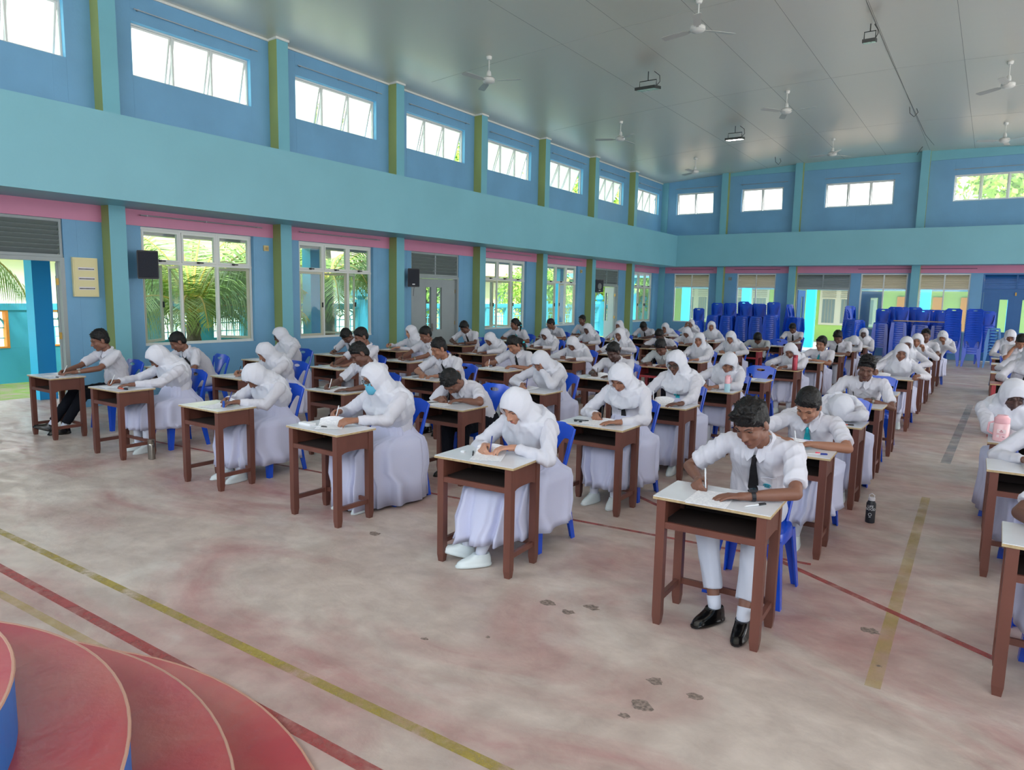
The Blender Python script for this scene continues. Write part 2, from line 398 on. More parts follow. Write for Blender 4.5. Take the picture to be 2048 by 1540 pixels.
floor_line('trim_7', (-8.5, 4.4), (-0.9, 5.1), 0.04, WR)

CHIPS = [(-2.06, 3.46, 0.035), (-1.90, 3.42, 0.032), (-1.82, 3.56, 0.035), (-0.41, 4.24, 0.038), (-1.19, 3.03, 0.032), (-0.99, 3.01, 0.03), (-1.16, 2.80, 0.04), (-1.19, 2.68, 0.022), (-2.10, 2.90, 0.012), (-0.32, 3.84, 0.012), (-3.77, 3.70, 0.035), (-2.36, 2.68, 0.015)]
# chipped spots in the concrete
for k, (x, y, r_) in enumerate(CHIPS):
    rg = random.Random(k); n = 14; ring = [(x+r_*(0.6+0.7*rg.random())*math.cos(2*math.pi*i/n)*1.3, y+r_*(0.6+0.7*rg.random())*math.sin(2*math.pi*i/n)) for i in range(n)]
    struct(MB().loft([[(a, b, 0.0004) for a, b in ring], [(a, b, 0.0022) for a, b in ring]]).obj('floor', mat('chipped_concrete', srgb(158, 140, 130), 0.9, noise=0.6, nscale=60)))
# ceiling: shallow vault of smooth panels, with seams
def ceiling_material():
    mt = bpy.data.materials.new('satin_ceiling_panel'); mt.use_nodes = True; nt = mt.node_tree; b = nt.nodes['Principled BSDF']
    b.inputs['Base Color'].default_value = srgb(212, 211, 202); b.inputs['Roughness'].default_value = 0.38; b.inputs['Specular IOR Level'].default_value = 1.0; b.inputs['Metallic'].default_value = 0.38
    tcn = nt.nodes.new('ShaderNodeTexCoord'); mp = nt.nodes.new('ShaderNodeMapping'); mp.inputs['Scale'].default_value = (0.5, 3.0, 1)
    n = nt.nodes.new('ShaderNodeTexNoise'); n.inputs['Scale'].default_value = 1.5; n.inputs['Detail'].default_value = 4
    bp = nt.nodes.new('ShaderNodeBump'); bp.inputs['Strength'].default_value = 0.12; bp.inputs['Distance'].default_value = 0.02
    nt.links.new(tcn.outputs['Object'], mp.inputs[0]); nt.links.new(mp.outputs[0], n.inputs['Vector']); nt.links.new(n.outputs['Fac'], bp.inputs['Height']); nt.links.new(bp.outputs[0], b.inputs['Normal'])
    return mt
M['ceil'] = ceiling_material()
xs = [-12.2+0.4*i for i in range(54)]
mb = MB(); mb.loft([[(x, y, ceil_z(x)) for x in xs]+[(x, y, ceil_z(x)+0.12) for x in reversed(xs)] for y in (-3.4, 27.6)])
struct(mb.obj('ceiling', M['ceil'], autosmooth=30))
seam = mat('ceiling_panel_joint', srgb(138, 140, 136), 0.6)  # grey joint lines between ceiling panels
for k, x in enumerate([-7.3, -6.02, -4.72, -3.43, -2.15, -0.92]):
    z = ceil_z(x); struct(MB().box(x-0.004, x+0.004, -2, YW, z-0.002, z+0.02).obj('trim_%d' % (10+k), seam))
for k, y in enumerate([7.0, 12.2, 17.4, 22.6]):
    mb = MB(); mb.loft([[(x, yy, ceil_z(x)-0.002) for x in xs[4:42]]+[(x, yy, ceil_z(x)+0.01) for x in reversed(xs[4:42])] for yy in (y-0.004, y+0.004)])
    struct(mb.obj('trim_%d' % (30+k), mat('ceiling_fine_seam', srgb(168, 170, 164), 0.6)))

def wall_with_holes(name, axis, pos, a0, a1, z0, z1, holes, m_, out=-1, th=WT, top=None):
    """wall slab along an axis, rectangular openings (a0,a1,z0,z1); reveals share the wall's mesh"""
    xs_ = sorted(set([a0, a1]+[h[0] for h in holes]+[h[1] for h in holes])); mb = MB()
    def cell(p, q, zl, zh):
        if zh-zl < 1e-4 or q-p < 1e-4: return
        lo, hi = sorted((pos, pos+out*th))
        if axis == 'y': mb.box(lo, hi, p, q, zl, zh)
        else: mb.box(p, q, lo, hi, zl, zh)
    for p, q in zip(xs_, xs_[1:]):
        hs = sorted([h for h in holes if h[0] <= p+1e-6 and h[1] >= q-1e-6], key=lambda h: h[2]); z = z0
        for h in hs: cell(p, q, z, h[2]); z = h[3]
        cell(p, q, z, z1)
    return struct(mb.obj(name, m_))

lw = [(6.05, 8.13), (9.16, 11.17), (15.30, 17.35), (18.48, 20.43), (24.80, 26.63)]
uw = [(3.0, 5.09), (6.05, 8.17), (9.15, 11.29), (12.24, 14.38), (15.36, 17.47), (18.52, 20.58), (21.72, 23.62), (24.85, 26.87)]
doorsL = [(2.95, 4.90), (12.40, 14.18), (21.66, 23.48)]
holes = [(a, b, 0.89, 2.82) for a, b in lw]+[(a, b, 0, 2.82) for a, b in doorsL]+[(a, b, 5.12, 5.93) for a, b in uw]
wall_with_holes('wall_left', 'y', XW, -3.2, YW, 0, 6.45, holes, M['wall'])
fl = [(-10.72, -9.27), (-8.20, -6.76), (-3.90, -2.46), (-2.12, -0.68)]
fu = [(-10.77, -9.28), (-8.21, -6.70), (-5.27, -3.10), (-1.40, 0.80), (2.4, 4.4)]
holes = [(a, b, 0.90, 2.81) for a, b in fl]+[(-6.04, -4.22, 0, 2.81), (-0.35, 1.45, 0, 2.81)]+[(a, b, 5.12, 5.96) for a, b in fu]
wall_with_holes('wall_far', 'x', YW, XW-WT, 8.4, 0, 6.72, holes, M['wall'], out=1)
# pink bands under the beam
struct(MB().box(XW, XW+0.012, -3.2, YW, 2.82, 3.07).obj('trim_50', M['pink']))
struct(MB().box(XW, 6.0, YW-0.012, YW, 2.83, 3.07).obj('trim_51', M['pink']))
# the deep teal beam that runs along both walls
mb = MB(); mb.box(XW, -10.345, -3.2, YW, 3.07, 4.244); mb.box(-10.345, 8.2, 26.40, YW, 3.07, 4.244)
struct(mb.obj('beam', M['teal']))
# columns: teal front, lime sides
def column(name, x0, x1, y0, y1, z1, front):
    mb = MB(); mb.box(x0, x1, y0, y1, 0, z1)
    me = mb.mesh(name, [M['colteal'], M['green']])
    for p in me.polygons:
        n = p.normal
        p.material_index = 0 if (abs(n.x) > 0.5) == (front == 'x') else 1
    return struct(put(name, me))
for y in COLY: column('column', XW-0.01, -11.137, y, y+0.25, 6.44, 'x')
for x in (-8.67, -6.02, -2.11, 1.9): column('column', x-0.25, x, 26.99, YW+0.01, 6.78, 'y')
mb = MB(); mb.box(XW, XW+0.26, YW-0.05, YW, 0, 6.42); struct(mb.obj('column', M['colteal']))
# sloping teal fascia under the ceiling on the far wall
fx = [-8.67+0.5*i for i in range(29)]
mb = MB(); mb.loft([[(x, yy, 6.455-0.0*x) for x in fx]+[(x, yy, ceil_z(x)+0.02) for x in reversed(fx)] for yy in (YW-0.03, YW)])
struct(mb.obj('trim_52', M['colteal']))
# white cornice at the window-wall ceiling
mb = MB(); prev = 1.2
for y in COLY:
    if y > 1.2: mb.box(XW, XW+0.03, prev, y, 6.345, 6.39); mb.box(XW, -11.115, y-0.02, y, 6.355, 6.40); mb.box(-11.137, -11.115, y-0.02, y+0.27, 6.36, 6.41)
    prev = y+0.25
mb.box(XW, XW+0.03, prev, YW, 6.345, 6.39)
struct(mb.obj('trim_53', M['whiteframe']))

# ---------------------------------------------------------------- windows and doors
WN = [0]
def wid():
    WN[0] += 1; return WN[0]
BXN = [0]
def bx(mb, ax, a0, a1, d0, d1, z0, z1, mi=0):
    BXN[0] = (BXN[0]+1) % 7; e = 0.0012*BXN[0]; d0, d1 = min(d0, d1)+e, max(d0, d1)-e; a0 += e*0.5; a1 -= e*0.5; z0 += e*0.4; z1 -= e*0.4
    if ax == 'y': mb.box(min(d0, d1), max(d0, d1), a0, a1, z0, z1, mi)
    else: mb.box(a0, a1, min(d0, d1), max(d0, d1), z0, z1, mi)
# unseen walls: arcade on the right, openings in both invented to let daylight in
wall_with_holes('wall_right', 'y', 8.2, -3.2, YW, 3.0, 6.2, [(a-0.2, b+0.2, 4.1, 6.0) for a, b in uw[1:]], M['wall'], out=1)
for y in COLY: struct(MB().box(8.1, 8.4, y, y+0.25, 0, 3.05).obj('column', M['colteal']))
wall_with_holes('wall_back', 'x', -3.2, XW-WT, 8.4, 0, 6.7, [(-10.8+3.1*k, -8.2+3.1*k, 2.6, 6.15) for k in range(6)], M['wall'], out=-1)
def casement_window(a0, a1, z0=0.89, z1=2.82, zt=2.25, open_sashes=()):
    """3 fixed top lights over 3 side-hung sashes, some swung outwards"""
    fr = MB(); X0, X1 = XW-0.13, XW-0.07; t = 0.045
    bx(fr, 'y', a0, a1, X0, X1, z0, z0+t); bx(fr, 'y', a0, a1, X0, X1, z1-t, z1); bx(fr, 'y', a0, a0+t, X0, X1, z0, z1); bx(fr, 'y', a1-t, a1, X0, X1, z0, z1)
    bx(fr, 'y', a0, a1, X0-0.01, X1+0.01, zt-t/2, zt+t/2)
    w = (a1-a0-t)/3
    for k in (1, 2): bx(fr, 'y', a0+k*w, a0+k*w+t, X0, X1, z0, z1)
    n = wid(); root = struct(fr.obj('window_%d' % n, M['whiteframe']))
    for k in range(3):
        p, q = a0+t+k*w, a0+(k+1)*w
        s = MB(); e = 0.035
        s.box(X0, X1, p, q, zt+t/2, zt+t/2+e); s.box(X0, X1, p, q, z1-t-e, z1-t); s.box(X0, X1, p, p+e, zt+t/2, z1-t); s.box(X0, X1, q-e, q, zt+t/2, z1-t)
        s.box(X0+0.025, X0+0.03, p+e, q-e, zt+t/2+e, z1-t-e, 1)
        s.obj('top_light', [M['whiteframe'], GLASS], root)
        h = MB(); h.box(X1, X1+0.03, (p+q)/2-0.05, (p+q)/2+0.06, zt+t/2+0.005, zt+t/2+0.025); h.box(X1+0.01, X1+0.05, (p+q)/2-0.05, (p+q)/2-0.02, zt+t/2-0.005, zt+t/2+0.03)
        h.obj('handle', M['blackp'], root)
        ang, hinge = open_sashes[k] if k < len(open_sashes) else (0, 'a')
        R = Matrix.Rotation(math.radians(ang if hinge == 'a' else -ang), 3, 'Z')
        wd = q-p; s = MB(); zb, zt2 = z0+t, zt-t/2; e = 0.045
        o = (X0+0.03, p, 0) if hinge == 'a' else (X0+0.03, q, 0); sg = 1 if hinge == 'a' else -1
        def sb(c0, c1, zz0, zz1, th=0.02, mi=0): s.box(-th, th, min(sg*c0, sg*c1), max(sg*c0, sg*c1), zz0, zz1, mi, R=R, o=o)
        sb(0, e, zb, zt2); sb(wd-e, wd, zb, zt2); sb(e, wd-e, zb, zb+e); sb(e, wd-e, zt2-e, zt2); sb(e, wd-e, zb+e, zt2-e, 0.003, 1)
        so = s.obj('sash', [M['creamframe'], GLASS], root)
        h = MB(); h.box(0.02, 0.05, min(sg*(wd-0.03), sg*(wd-0.015)), max(sg*(wd-0.03), sg*(wd-0.015)), (zb+zt2)/2-0.07, (zb+zt2)/2+0.03, R=R, o=o)
        h.obj('handle', M['blackp'], so)
    return root
OP = [((35, 'a'), (78, 'a'), (62, 'b')), ((0, 'a'), (70, 'b'), (35, 'a')), ((10, 'a'), (80, 'b'), (30, 'a')), ((0, 'a'), (78, 'a'), (30, 'b')), ((0, 'a'), (0, 'a'), (0, 'b'))]
for (a, b), op in zip(lw, OP): casement_window(a, b, open_sashes=op)

def awning_window(ax, d, out, a0, a1, n, z0=5.12, z1=5.93, ang=14, gm=None):
    """row of top-hung panes swung out at the bottom"""
    dd = d+out*0.11; f0, f1 = dd-0.025, dd+0.025; fr = MB(); t = 0.035
    bx(fr, ax, a0, a1, f0, f1, z0, z0+t); bx(fr, ax, a0, a1, f0, f1, z1-t, z1); bx(fr, ax, a0, a0+t, f0, f1, z0, z1); bx(fr, ax, a1-t, a1, f0, f1, z0, z1)
    w = (a1-a0-t)/n
    for k in range(1, n): bx(fr, ax, a0+k*w, a0+k*w+t, f0, f1, z0, z1)
    root = struct(fr.obj('window_%d' % wid(), M['whiteframe'])); R = Matrix.Rotation(math.radians(ang*(-out if ax == 'y' else out)), 3, 'Y' if ax == 'y' else 'X')
    if ax == 'y': R = Matrix.Rotation(math.radians(ang), 3, 'Y')
    H = z1-z0-2*t
    for k in range(n):
        p, q = a0+t+k*w, a0+(k+1)*w; s = MB(); e = 0.03
        def sb(c0, c1, zz0, zz1, th=0.012, mi=0):
            if ax == 'y': s.box(-th, th, c0, c1, zz0, zz1, mi, R=R, o=(dd, 0, z1-t))
            else: s.box(c0, c1, -th, th, zz0, zz1, mi, R=R, o=(0, dd, z1-t))
        sb(p, p+e, -H, 0); sb(q-e, q, -H, 0); sb(p+e, q-e, -e, 0); sb(p+e, q-e, -H, -H+e); sb(p+e, q-e, -H+e, -e, 0.003, 1)
        s.obj('sash', [M['whiteframe'], gm or GLASSM], root)
    return root
for k, (a, b) in enumerate(uw): awning_window('y', XW, -1, a, b, 3, ang=(13, 15, 16, 17, 19, 24, 24, 20)[k])
for k, (a, b) in enumerate(fu): awning_window('x', YW, 1, a, b, 2 if k < 2 else 3, z1=5.96, ang=7, gm=GLASSF)
# reveals round the upper windows, daylight put into their paler blue
mb = MB()
for a, b in uw:
    mb.box(XW-0.085, XW-0.001, b-0.006, b, 5.125, 5.93); mb.box(XW-0.085, XW-0.001, a, b, 5.924, 5.93)
struct(mb.obj('trim_54', M['reveal']))

def louvre(ax, d, out, a0, a1, z0, z1, nbay, nslat, frame_m, slat_m, name='louvre'):
    f = MB(); d0, d1 = d+out*0.02, d+out*0.10; t = 0.045
    bx(f, ax, a0, a1, d0, d1, z0, z0+t); bx(f, ax, a0, a1, d0, d1, z1-t, z1); bx(f, ax, a0, a0+t, d0, d1, z0, z1); bx(f, ax, a1-t, a1, d0, d1, z0, z1)
    for k in range(1, nbay):
        c = a0+(a1-a0)*k/nbay; bx(f, ax, c-t/2, c+t/2, d0, d1, z0, z1)
    h = (z1-z0-2*t)/nslat
    for k in range(nslat):
        zc = z0+t+h*(k+0.5); R = Matrix.Rotation(math.radians(-38 if ax == 'y' else 38)*1, 3, 'Y' if ax == 'y' else 'X')
        if ax == 'y': f.box(-0.055, 0.055, a0+t, a1-t, -0.006, 0.006, 1, R=R, o=(d+out*0.06, 0, zc))
        else: f.box(a0+t, a1-t, -0.045, 0.045, -0.006, 0.006, 1, R=R, o=(0, d+out*0.06, zc))
    return f, (frame_m, slat_m)
def mk(f, name, parent=None): return f[0].obj(name, list(f[1]), parent)

# left wall doors
def vision_leaf(ax, w, z1, m_, t=0.04, slot=(0.62, 0.78), z=(0.95, 1.98)):
    """door leaf along +axis from its hinge, with a narrow tall glass slot"""
    s = MB()
    def b(a0, a1, zz0, zz1, th=t/2, mi=0): s.box(-th, th, a0, a1, zz0, zz1, mi) if ax == 'y' else s.box(a0, a1, -th, th, zz0, zz1, mi)
    p, q = slot[0]*w, slot[1]*w
    b(0, p, 0, z1); b(q, w, 0, z1); b(p, q, 0, z[0]); b(p, q, z[1], z1); b(p, q, z[0], z[1], 0.004, 1)
    b(p-0.012, p, z[0]-0.012, z[1]+0.012, t/2+0.006, 2); b(q, q+0.012, z[0]-0.012, z[1]+0.012, t/2+0.006, 2)
    return s
for di, (a, b) in enumerate(doorsL):
    f = MB(); t = 0.06
    bx(f, 'y', a, a+t, XW-0.15, XW+0.004, 0, 2.25); bx(f, 'y', b-t, b, XW-0.15, XW+0.004, 0, 2.25); bx(f, 'y', a, b, XW-0.15, XW+0.004, 2.20, 2.26)
    root = struct(f.obj('door_%d' % (di+1), M['greyframe']))
    mk(louvre('y', XW, -1, a, b, 2.26, 2.82, 2 if di else 2, 6 if di else 7, M['greyframe'], M['greylouver']), 'louvre_panel', root)
    w = (b-a-2*t)/2
    for side in (0, 1):
        leaf = vision_leaf('y', w, 2.19, M['greyframe'], slot=(0.66, 0.86))
        o = leaf.obj('door_leaf', [M['greyframe'], GLASS, M['blackp']], root)
        if side == 0: o.location = (XW-0.09, a+t, 0.005); ang = {0: 80, 1: 0, 2: 86}[di]
        else: o.location = (XW-0.09, b-t, 0.005); o.scale = (1, -1, 1); ang = {0: 112, 1: 0, 2: 128}[di]
        o.rotation_euler = (0, 0, math.radians(ang if side == 0 else -ang))
        hb = MB()
        for zz in (0.25, 1.05, 1.85): hb.box(-0.03, 0.03, -0.012, 0.012, zz, zz+0.1)
        hh = hb.obj('hinge', M['brass'], o)
        if di == 1 and side == 0:
            k = MB(); k.tube([(0.03, w-0.06, 1.0), (0.06, w-0.06, 1.0), (0.06, w-0.16, 1.0)], 0.01); k.box(0.02, 0.03, w-0.09, w-0.03, 0.9, 1.1)
            k.obj('handle', M['steel'], o)

# far wall windows: louvres over tall panes, and doors
for a, b in fl:
    f = MB(); t = 0.045; d0, d1 = YW+0.04, YW+0.10
    bx(f, 'x', a, b, d0, d1, 0.90, 0.94); bx(f, 'x', a, a+t, d0, d1, 0.9, 2.30); bx(f, 'x', b-t, b, d0, d1, 0.9, 2.30); bx(f, 'x', (a+b)/2-t/2, (a+b)/2+t/2, d0, d1, 0.9, 2.3)
    root = struct(f.obj('window_%d' % wid(), M['whiteframe']))
    mk(louvre('x', YW, 1, a, b, 2.28, 2.81, 2, 8, M['whiteframe'], M['louver']), 'louvre_panel', root)
    for p, q in ((a+t, (a+b)/2-t/2), ((a+b)/2+t/2, b-t)):
        MB().box(p, q, YW+0.065, YW+0.071, 0.94, 2.28).obj('pane', GLASS, root)
f = MB(); a, b = -6.04, -4.22; t = 0.06
bx(f, 'x', a, a+t, YW, YW+0.15, 0, 2.28); bx(f, 'x', b-t, b, YW, YW+0.15, 0, 2.28); bx(f, 'x', a, b, YW, YW+0.15, 2.24, 2.30)
root = struct(f.obj('door_4', M['greyframe']))
mk(louvre('x', YW, 1, a, b, 2.28, 2.81, 2, 9, M['greyframe'], M['greylouver']), 'louvre_panel', root)
for hx, ang, sc_ in ((a+t, 84, 1), (b-t, -84, -1)):
    o = vision_leaf('x', 0.84, 2.22, M['bluedoor'], slot=(0.5, 0.72)).obj('door_leaf', [M['bluedoor'], GLASS, M['blackp']], root)
    o.location = (hx, YW+0.10, 0.005); o.scale = (sc_, 1, 1); o.rotation_euler = (0, 0, math.radians(ang))
# leaf swung back against the window right of the open doorway
o = vision_leaf('x', 0.66, 2.20, M['bluedoor'], slot=(0.45, 0.80)).obj('door_leaf', [M['bluedoor'], GLASS, M['blackp']], root); o.location = (-3.86, YW+0.20, 0.005)
f = MB(); a, b = -0.35, 1.45
bx(f, 'x', a, a+t, YW, YW+0.15, 0, 2.28); bx(f, 'x', b-t, b, YW, YW+0.15, 0, 2.28); bx(f, 'x', a, b, YW, YW+0.15, 2.22, 2.28)
root = struct(f.obj('door_5', M['bluedoor']))
mk(louvre('x', YW, 1, a, b, 2.28, 2.81, 2, 8, M['bluedoor'], M['bluedoor']), 'louvre_panel', root)
for hx, sc_ in ((a+t, 1), (b-t, -1)):
    o = vision_leaf('x', 0.84, 2.22, M['bluedoor'], slot=(0.52, 0.78)).obj('door_leaf', [M['bluedoor'], GLASS, M['bluedoor']], root)
    o.location = (hx, YW+0.04, 0.012); o.scale = (sc_, 1, 1)
MB().box(0.53, 0.57, YW-0.01, YW+0.02, 2.12, 2.22).obj('bolt', M['brass'], root)

# ---------------------------------------------------------------- stage steps, bottom left
def disc_step(name, cx, cy, rx, ry, z0, z1, riser, pw=2.0):
    """low platform with a curved front, red top and blue riser"""
    n = 96; ring = []
    for k in range(n):
        a = 2*math.pi*k/n; c, s = math.cos(a), math.sin(a)
        ring.append((cx+rx*math.copysign(abs(c)**(2/pw), c), cy+ry*math.copysign(abs(s)**(2/pw), s)))
    mb = MB(); top = [(x, y, z1) for x, y in ring]; bot = [(x, y, z0) for x, y in ring]
    n0 = len(mb.v); mb.v += bot+top
    for k in range(n):
        j = (k+1) % n; mb.f.append((k, j, n+j, n+k)); mb.m.append(1)
    mb.f.append(tuple(range(n, 2*n))); mb.m.append(0); mb.f.append(tuple(range(n))[::-1]); mb.m.append(1)
    o = mb.obj(name, [M['redpaint'], riser])
    e = MB(); e.tube([(x, y, z1-0.002) for x, y in ring]+[(*ring[0], z1-0.002)], 0.006, 6, cap=False)
    e.obj('nosing', mat('step_edge_highlight', srgb(196, 150, 130), 0.6), o)  # pale rim line, the edge highlight put into its colour
    return struct(o)
STEPS = [('stage_step', -2.76, -0.196, 1.978, 0.0, 0.02, 0), ('stage_step', -2.78, -0.153, 1.643, 0.0, 0.22, 0),
         ('stage_step', -2.78, -0.157, 1.346, 0.0, 0.45, 1), ('stage_step', -2.78, -0.104, 0.996, 0.0, 0.66, 1)]
for nm, cx, cy, r_, z0, z1, rb in STEPS: disc_step(nm, cx, cy, r_, r_, z0, z1, M['bluepaint'] if rb else M['redpaint'])
# ---------------------------------------------------------------- desks
DW, DD = 0.63, 0.40
def desk_proto(top_m, side_m, body_m):
    hw, hd = DW/2, DD/2; lg = 0.05; ix, iy = hw-0.02, hd-0.012; parts = []
    mb = MB(); mb.box(-hw, hw, -hd, hd, 0.732, 0.746, 1); mb.box(-hw+0.001, hw-0.001, -hd+0.001, hd-0.001, 0.746, 0.750, 0)
    parts.append(mb.obj('desktop', [top_m, M['edge']]))
    for sx_ in (-1, 1):
        for sy in (-1, 1):
            x1 = sx_*ix; x0 = sx_*(ix-lg); y1 = sy*iy; y0 = sy*(iy-lg); mb = MB()
            xa, xb = sorted((x0, x1)); ya, yb = sorted((y0, y1)); t = 0.006
            mb.loft([[(xa+t, ya+t, 0), (xb-t, ya+t, 0), (xb-t, yb-t, 0), (xa+t, yb-t, 0)], [(xa, ya, 0.05), (xb, ya, 0.05), (xb, yb, 0.05), (xa, yb, 0.05)], [(xa, ya, 0.731), (xb, ya, 0.731), (xb, yb, 0.731), (xa, yb, 0.731)]])
            parts.append(mb.obj('leg', body_m))
        mb = MB(); xa, xb = sorted((sx_*(ix-0.006), sx_*(ix-0.024)))
        n = 8; y0, y1 = -iy+lg, iy-lg
        prof = [(y0, 0.731)]+[(y0, 0.575)]+[(y0+(y1-y0)*k/n, 0.595-0.02*abs(2*k/n-1)**4) for k in range(n+1)]+[(y1, 0.575), (y1, 0.731)]
        mb.loft([[(xa, y, z) for y, z in prof], [(xb, y, z) for y, z in prof]])
        parts.append(mb.obj('side_panel', side_m))
        mb = MB(); xa, xb = sorted((sx_*(ix-0.012), sx_*(ix-0.036))); mb.box(xa, xb, -iy+lg, iy-lg, 0.125, 0.16); parts.append(mb.obj('stretcher', body_m))
    mb = MB(); mb.box(-ix+lg, ix-lg, iy-0.034, iy-0.014, 0.13, 0.165); parts.append(mb.obj('stretcher', body_m))
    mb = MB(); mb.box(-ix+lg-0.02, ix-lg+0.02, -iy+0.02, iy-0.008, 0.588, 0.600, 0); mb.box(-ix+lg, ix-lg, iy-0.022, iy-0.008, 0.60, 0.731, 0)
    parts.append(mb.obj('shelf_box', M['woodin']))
    mb = MB(); mb.box(-ix+lg, ix-lg, -iy+0.004, -iy+0.022, 0.570, 0.606); parts.append(mb.obj('front_rail', body_m))
    return parts
DESK_KINDS = dict(white=(M['topwhite'], M['wood'], M['wood']), brown=(M['topbrown'], M['wood'], M['wood']), red=(M['topred'], M['woodred'], M['woodred']), tan=(M['topwhite'], M['woodlight'], M['wood']))
DESKP = {}
for k, v in DESK_KINDS.items():
    n0 = len(LINKS); DESKP[k] = desk_proto(*v); del LINKS[n0:]
def place(parts, name, loc, label, cat, group, rotz=0.0, pl=None):
    r = empty(name, loc, label, cat, group, rotz)
    for p in parts:
        c = p.copy(); LINKS.append(c); c.parent = r
        if pl and p.name.split('.')[0] in pl: c['label'] = pl[p.name.split('.')[0]]
    return r

# ---------------------------------------------------------------- blue plastic chairs
def sheet(fn, u0, u1, v0, v1, nu, nv, warp, th, mi=0, mb=None):
    """sheet of thickness th over the region fn(u,v) > 0 (marching squares), bent by warp(u,v) -> (point, normal)"""
    mb = mb or MB(); V = {}; pts = []
    us = [u0+(u1-u0)*i/nu for i in range(nu+1)]; vs = [v0+(v1-v0)*j/nv for j in range(nv+1)]
    F = [[fn(u, v) for v in vs] for u in us]
    def vert(key, u, v):
        if key not in V: V[key] = len(pts); pts.append((u, v))
        return V[key]
    def cr(i0, j0, i1, j1):
        if (i1, j1) < (i0, j0): i0, j0, i1, j1 = i1, j1, i0, j0
        a, b = F[i0][j0], F[i1][j1]; t = min(0.97, max(0.03, a/(a-b)))
        return vert(('e', i0, j0, i1, j1), us[i0]+(us[i1]-us[i0])*t, vs[j0]+(vs[j1]-vs[j0])*t)
    faces = []
    for i in range(nu):
        for j in range(nv):
            c = [(i, j), (i+1, j), (i+1, j+1), (i, j+1)]; poly = []
            for k in range(4):
                a, b = c[k], c[(k+1) % 4]; ia, ib = F[a[0]][a[1]] > 0, F[b[0]][b[1]] > 0
                if ia: poly.append(vert(('c',)+a, us[a[0]], vs[a[1]]))
                if ia != ib: poly.append(cr(*a, *b))
            if len(poly) >= 3: faces.append(tuple(poly))
    n = len(pts); front = []; back = []
    for u, v in pts:
        p, nn = warp(u, v); front.append(Vector(p)+Vector(nn)*th/2); back.append(Vector(p)-Vector(nn)*th/2)
    edges = {}
    for f in faces:
        for a, b in zip(f, f[1:]+f[:1]): edges[(a, b)] = edges.get((a, b), 0)+1
    fs = list(faces)+[tuple(i+n for i in f[::-1]) for f in faces]
    for (a, b) in edges:
        if (b, a) not in edges: fs.append((b, a, a+n, b+n))
    mb.add(front+back, fs, mi); return mb
def back_fn(u, v):
    hw = 0.165+0.045*min(1, v/0.40)
    # outer outline with a rounded top
    t = max(0.0, v-0.36)/0.09; d = hw*math.sqrt(max(0.0, 1-min(1, t)**3.0))-abs(u)
    if v > 0.45: return -0.01
    d = min(d, (0.45-v))
    hh = math.hypot(u/0.062, (v-0.385)/0.020)-1; d = min(d, hh*0.02)
    sp = 0.052+0.075*max(0, (v-0.06)/0.26)**2.2+0.03*max(0, (0.08-v)/0.08)   # half width of the middle splat
    if 0.03 < v < 0.34:
        a = abs(u)-sp; b = (hw-0.030)-abs(u); c1 = v-0.03; c2 = 0.325-v
        d = min(d, -min(a, b, c1, c2))
    return d if abs(d) > 1e-5 else -1e-5
def back_warp(u, v):
    y = 0.185+0.20*v+0.05*v*v-0.035*(1-(u/0.21)**2); dy = 0.20+0.1*v; dx = 2*0.035*u/0.21**2
    n = Vector((-dx, 1, -dy)).normalized(); return (u, y, 0.44+v), n
def chair_parts(nu, nv, legn=1):
    P = []
    sh = sheet(back_fn, -0.226, 0.226, -0.001, 0.452, nu, nv, back_warp, 0.010)
    # rolled rim along the uprights
    for s in (-1, 1):
        pts = []
        for k in range(7 if nu > 12 else 4):
            v = 0.40*k/(6 if nu > 12 else 3); hw = 0.165+0.045*min(1, v/0.40)-0.008; p, n = back_warp(s*hw, v); pts.append(Vector(p)-n*0.008)
        sh.tube(pts, 0.012, 6 if nu > 12 else 4)
    P.append(('backrest', sh))
    mb = MB(); n = 24 if nu > 12 else 12
    def ring(r, z, y0=0.0): 
        out = []
        for k in range(n):
            a = 2*math.pi*(k+0.5)/n; c, s = math.cos(a), math.sin(a)
            out.append((r*math.copysign(abs(c)**0.45, c), y0+r*0.98*math.copysign(abs(s)**0.45, s), z))
        return out
    mb.loft([ring(0.195, 0.432), ring(0.205, 0.405), ring(0.208, 0.375), ring(0.214, 0.375), ring(0.212, 0.42), ring(0.205, 0.441), ring(0.18, 0.445), ring(0.10, 0.438), ring(0.02, 0.436)])
    P.append(('seat', mb))
    for sx_ in (-1, 1):
        for sy in (-1, 1):
            mb = MB(); x, y = sx_*0.180, sy*0.178; bx_, by_ = sx_*0.225, sy*(0.215 if sy < 0 else 0.245)
            def L(cx, cy, w, z):   # channel-shaped cross-section
                o = 0.010; a = [(0, 0), (-w, 0), (-w, o), (-o, o), (-o, w), (0, w)]
                return [(cx+sx_*(p+w*0.3), cy+sy*(-q+w*0.3), z) for p, q in a]
            mb.loft([L(bx_, by_, 0.045, 0.0), L((x+bx_)/2, (y+by_)/2, 0.062, 0.21), L(x, y, 0.085, 0.40)])
            P.append(('leg', mb))
    return P
n0 = len(LINKS)
CHAIRP = [mb.obj(n, M['chair'], autosmooth=35) for n, mb in chair_parts(30, 30)]
_all = MB()
for n, mb in chair_parts(12, 14): _all.add(mb.v, mb.f)
STACKME = _all.mesh('stacked_chair', [M['chair']], smooth=True); STACKME.set_sharp_from_angle(angle=math.radians(40))
del LINKS[n0:]

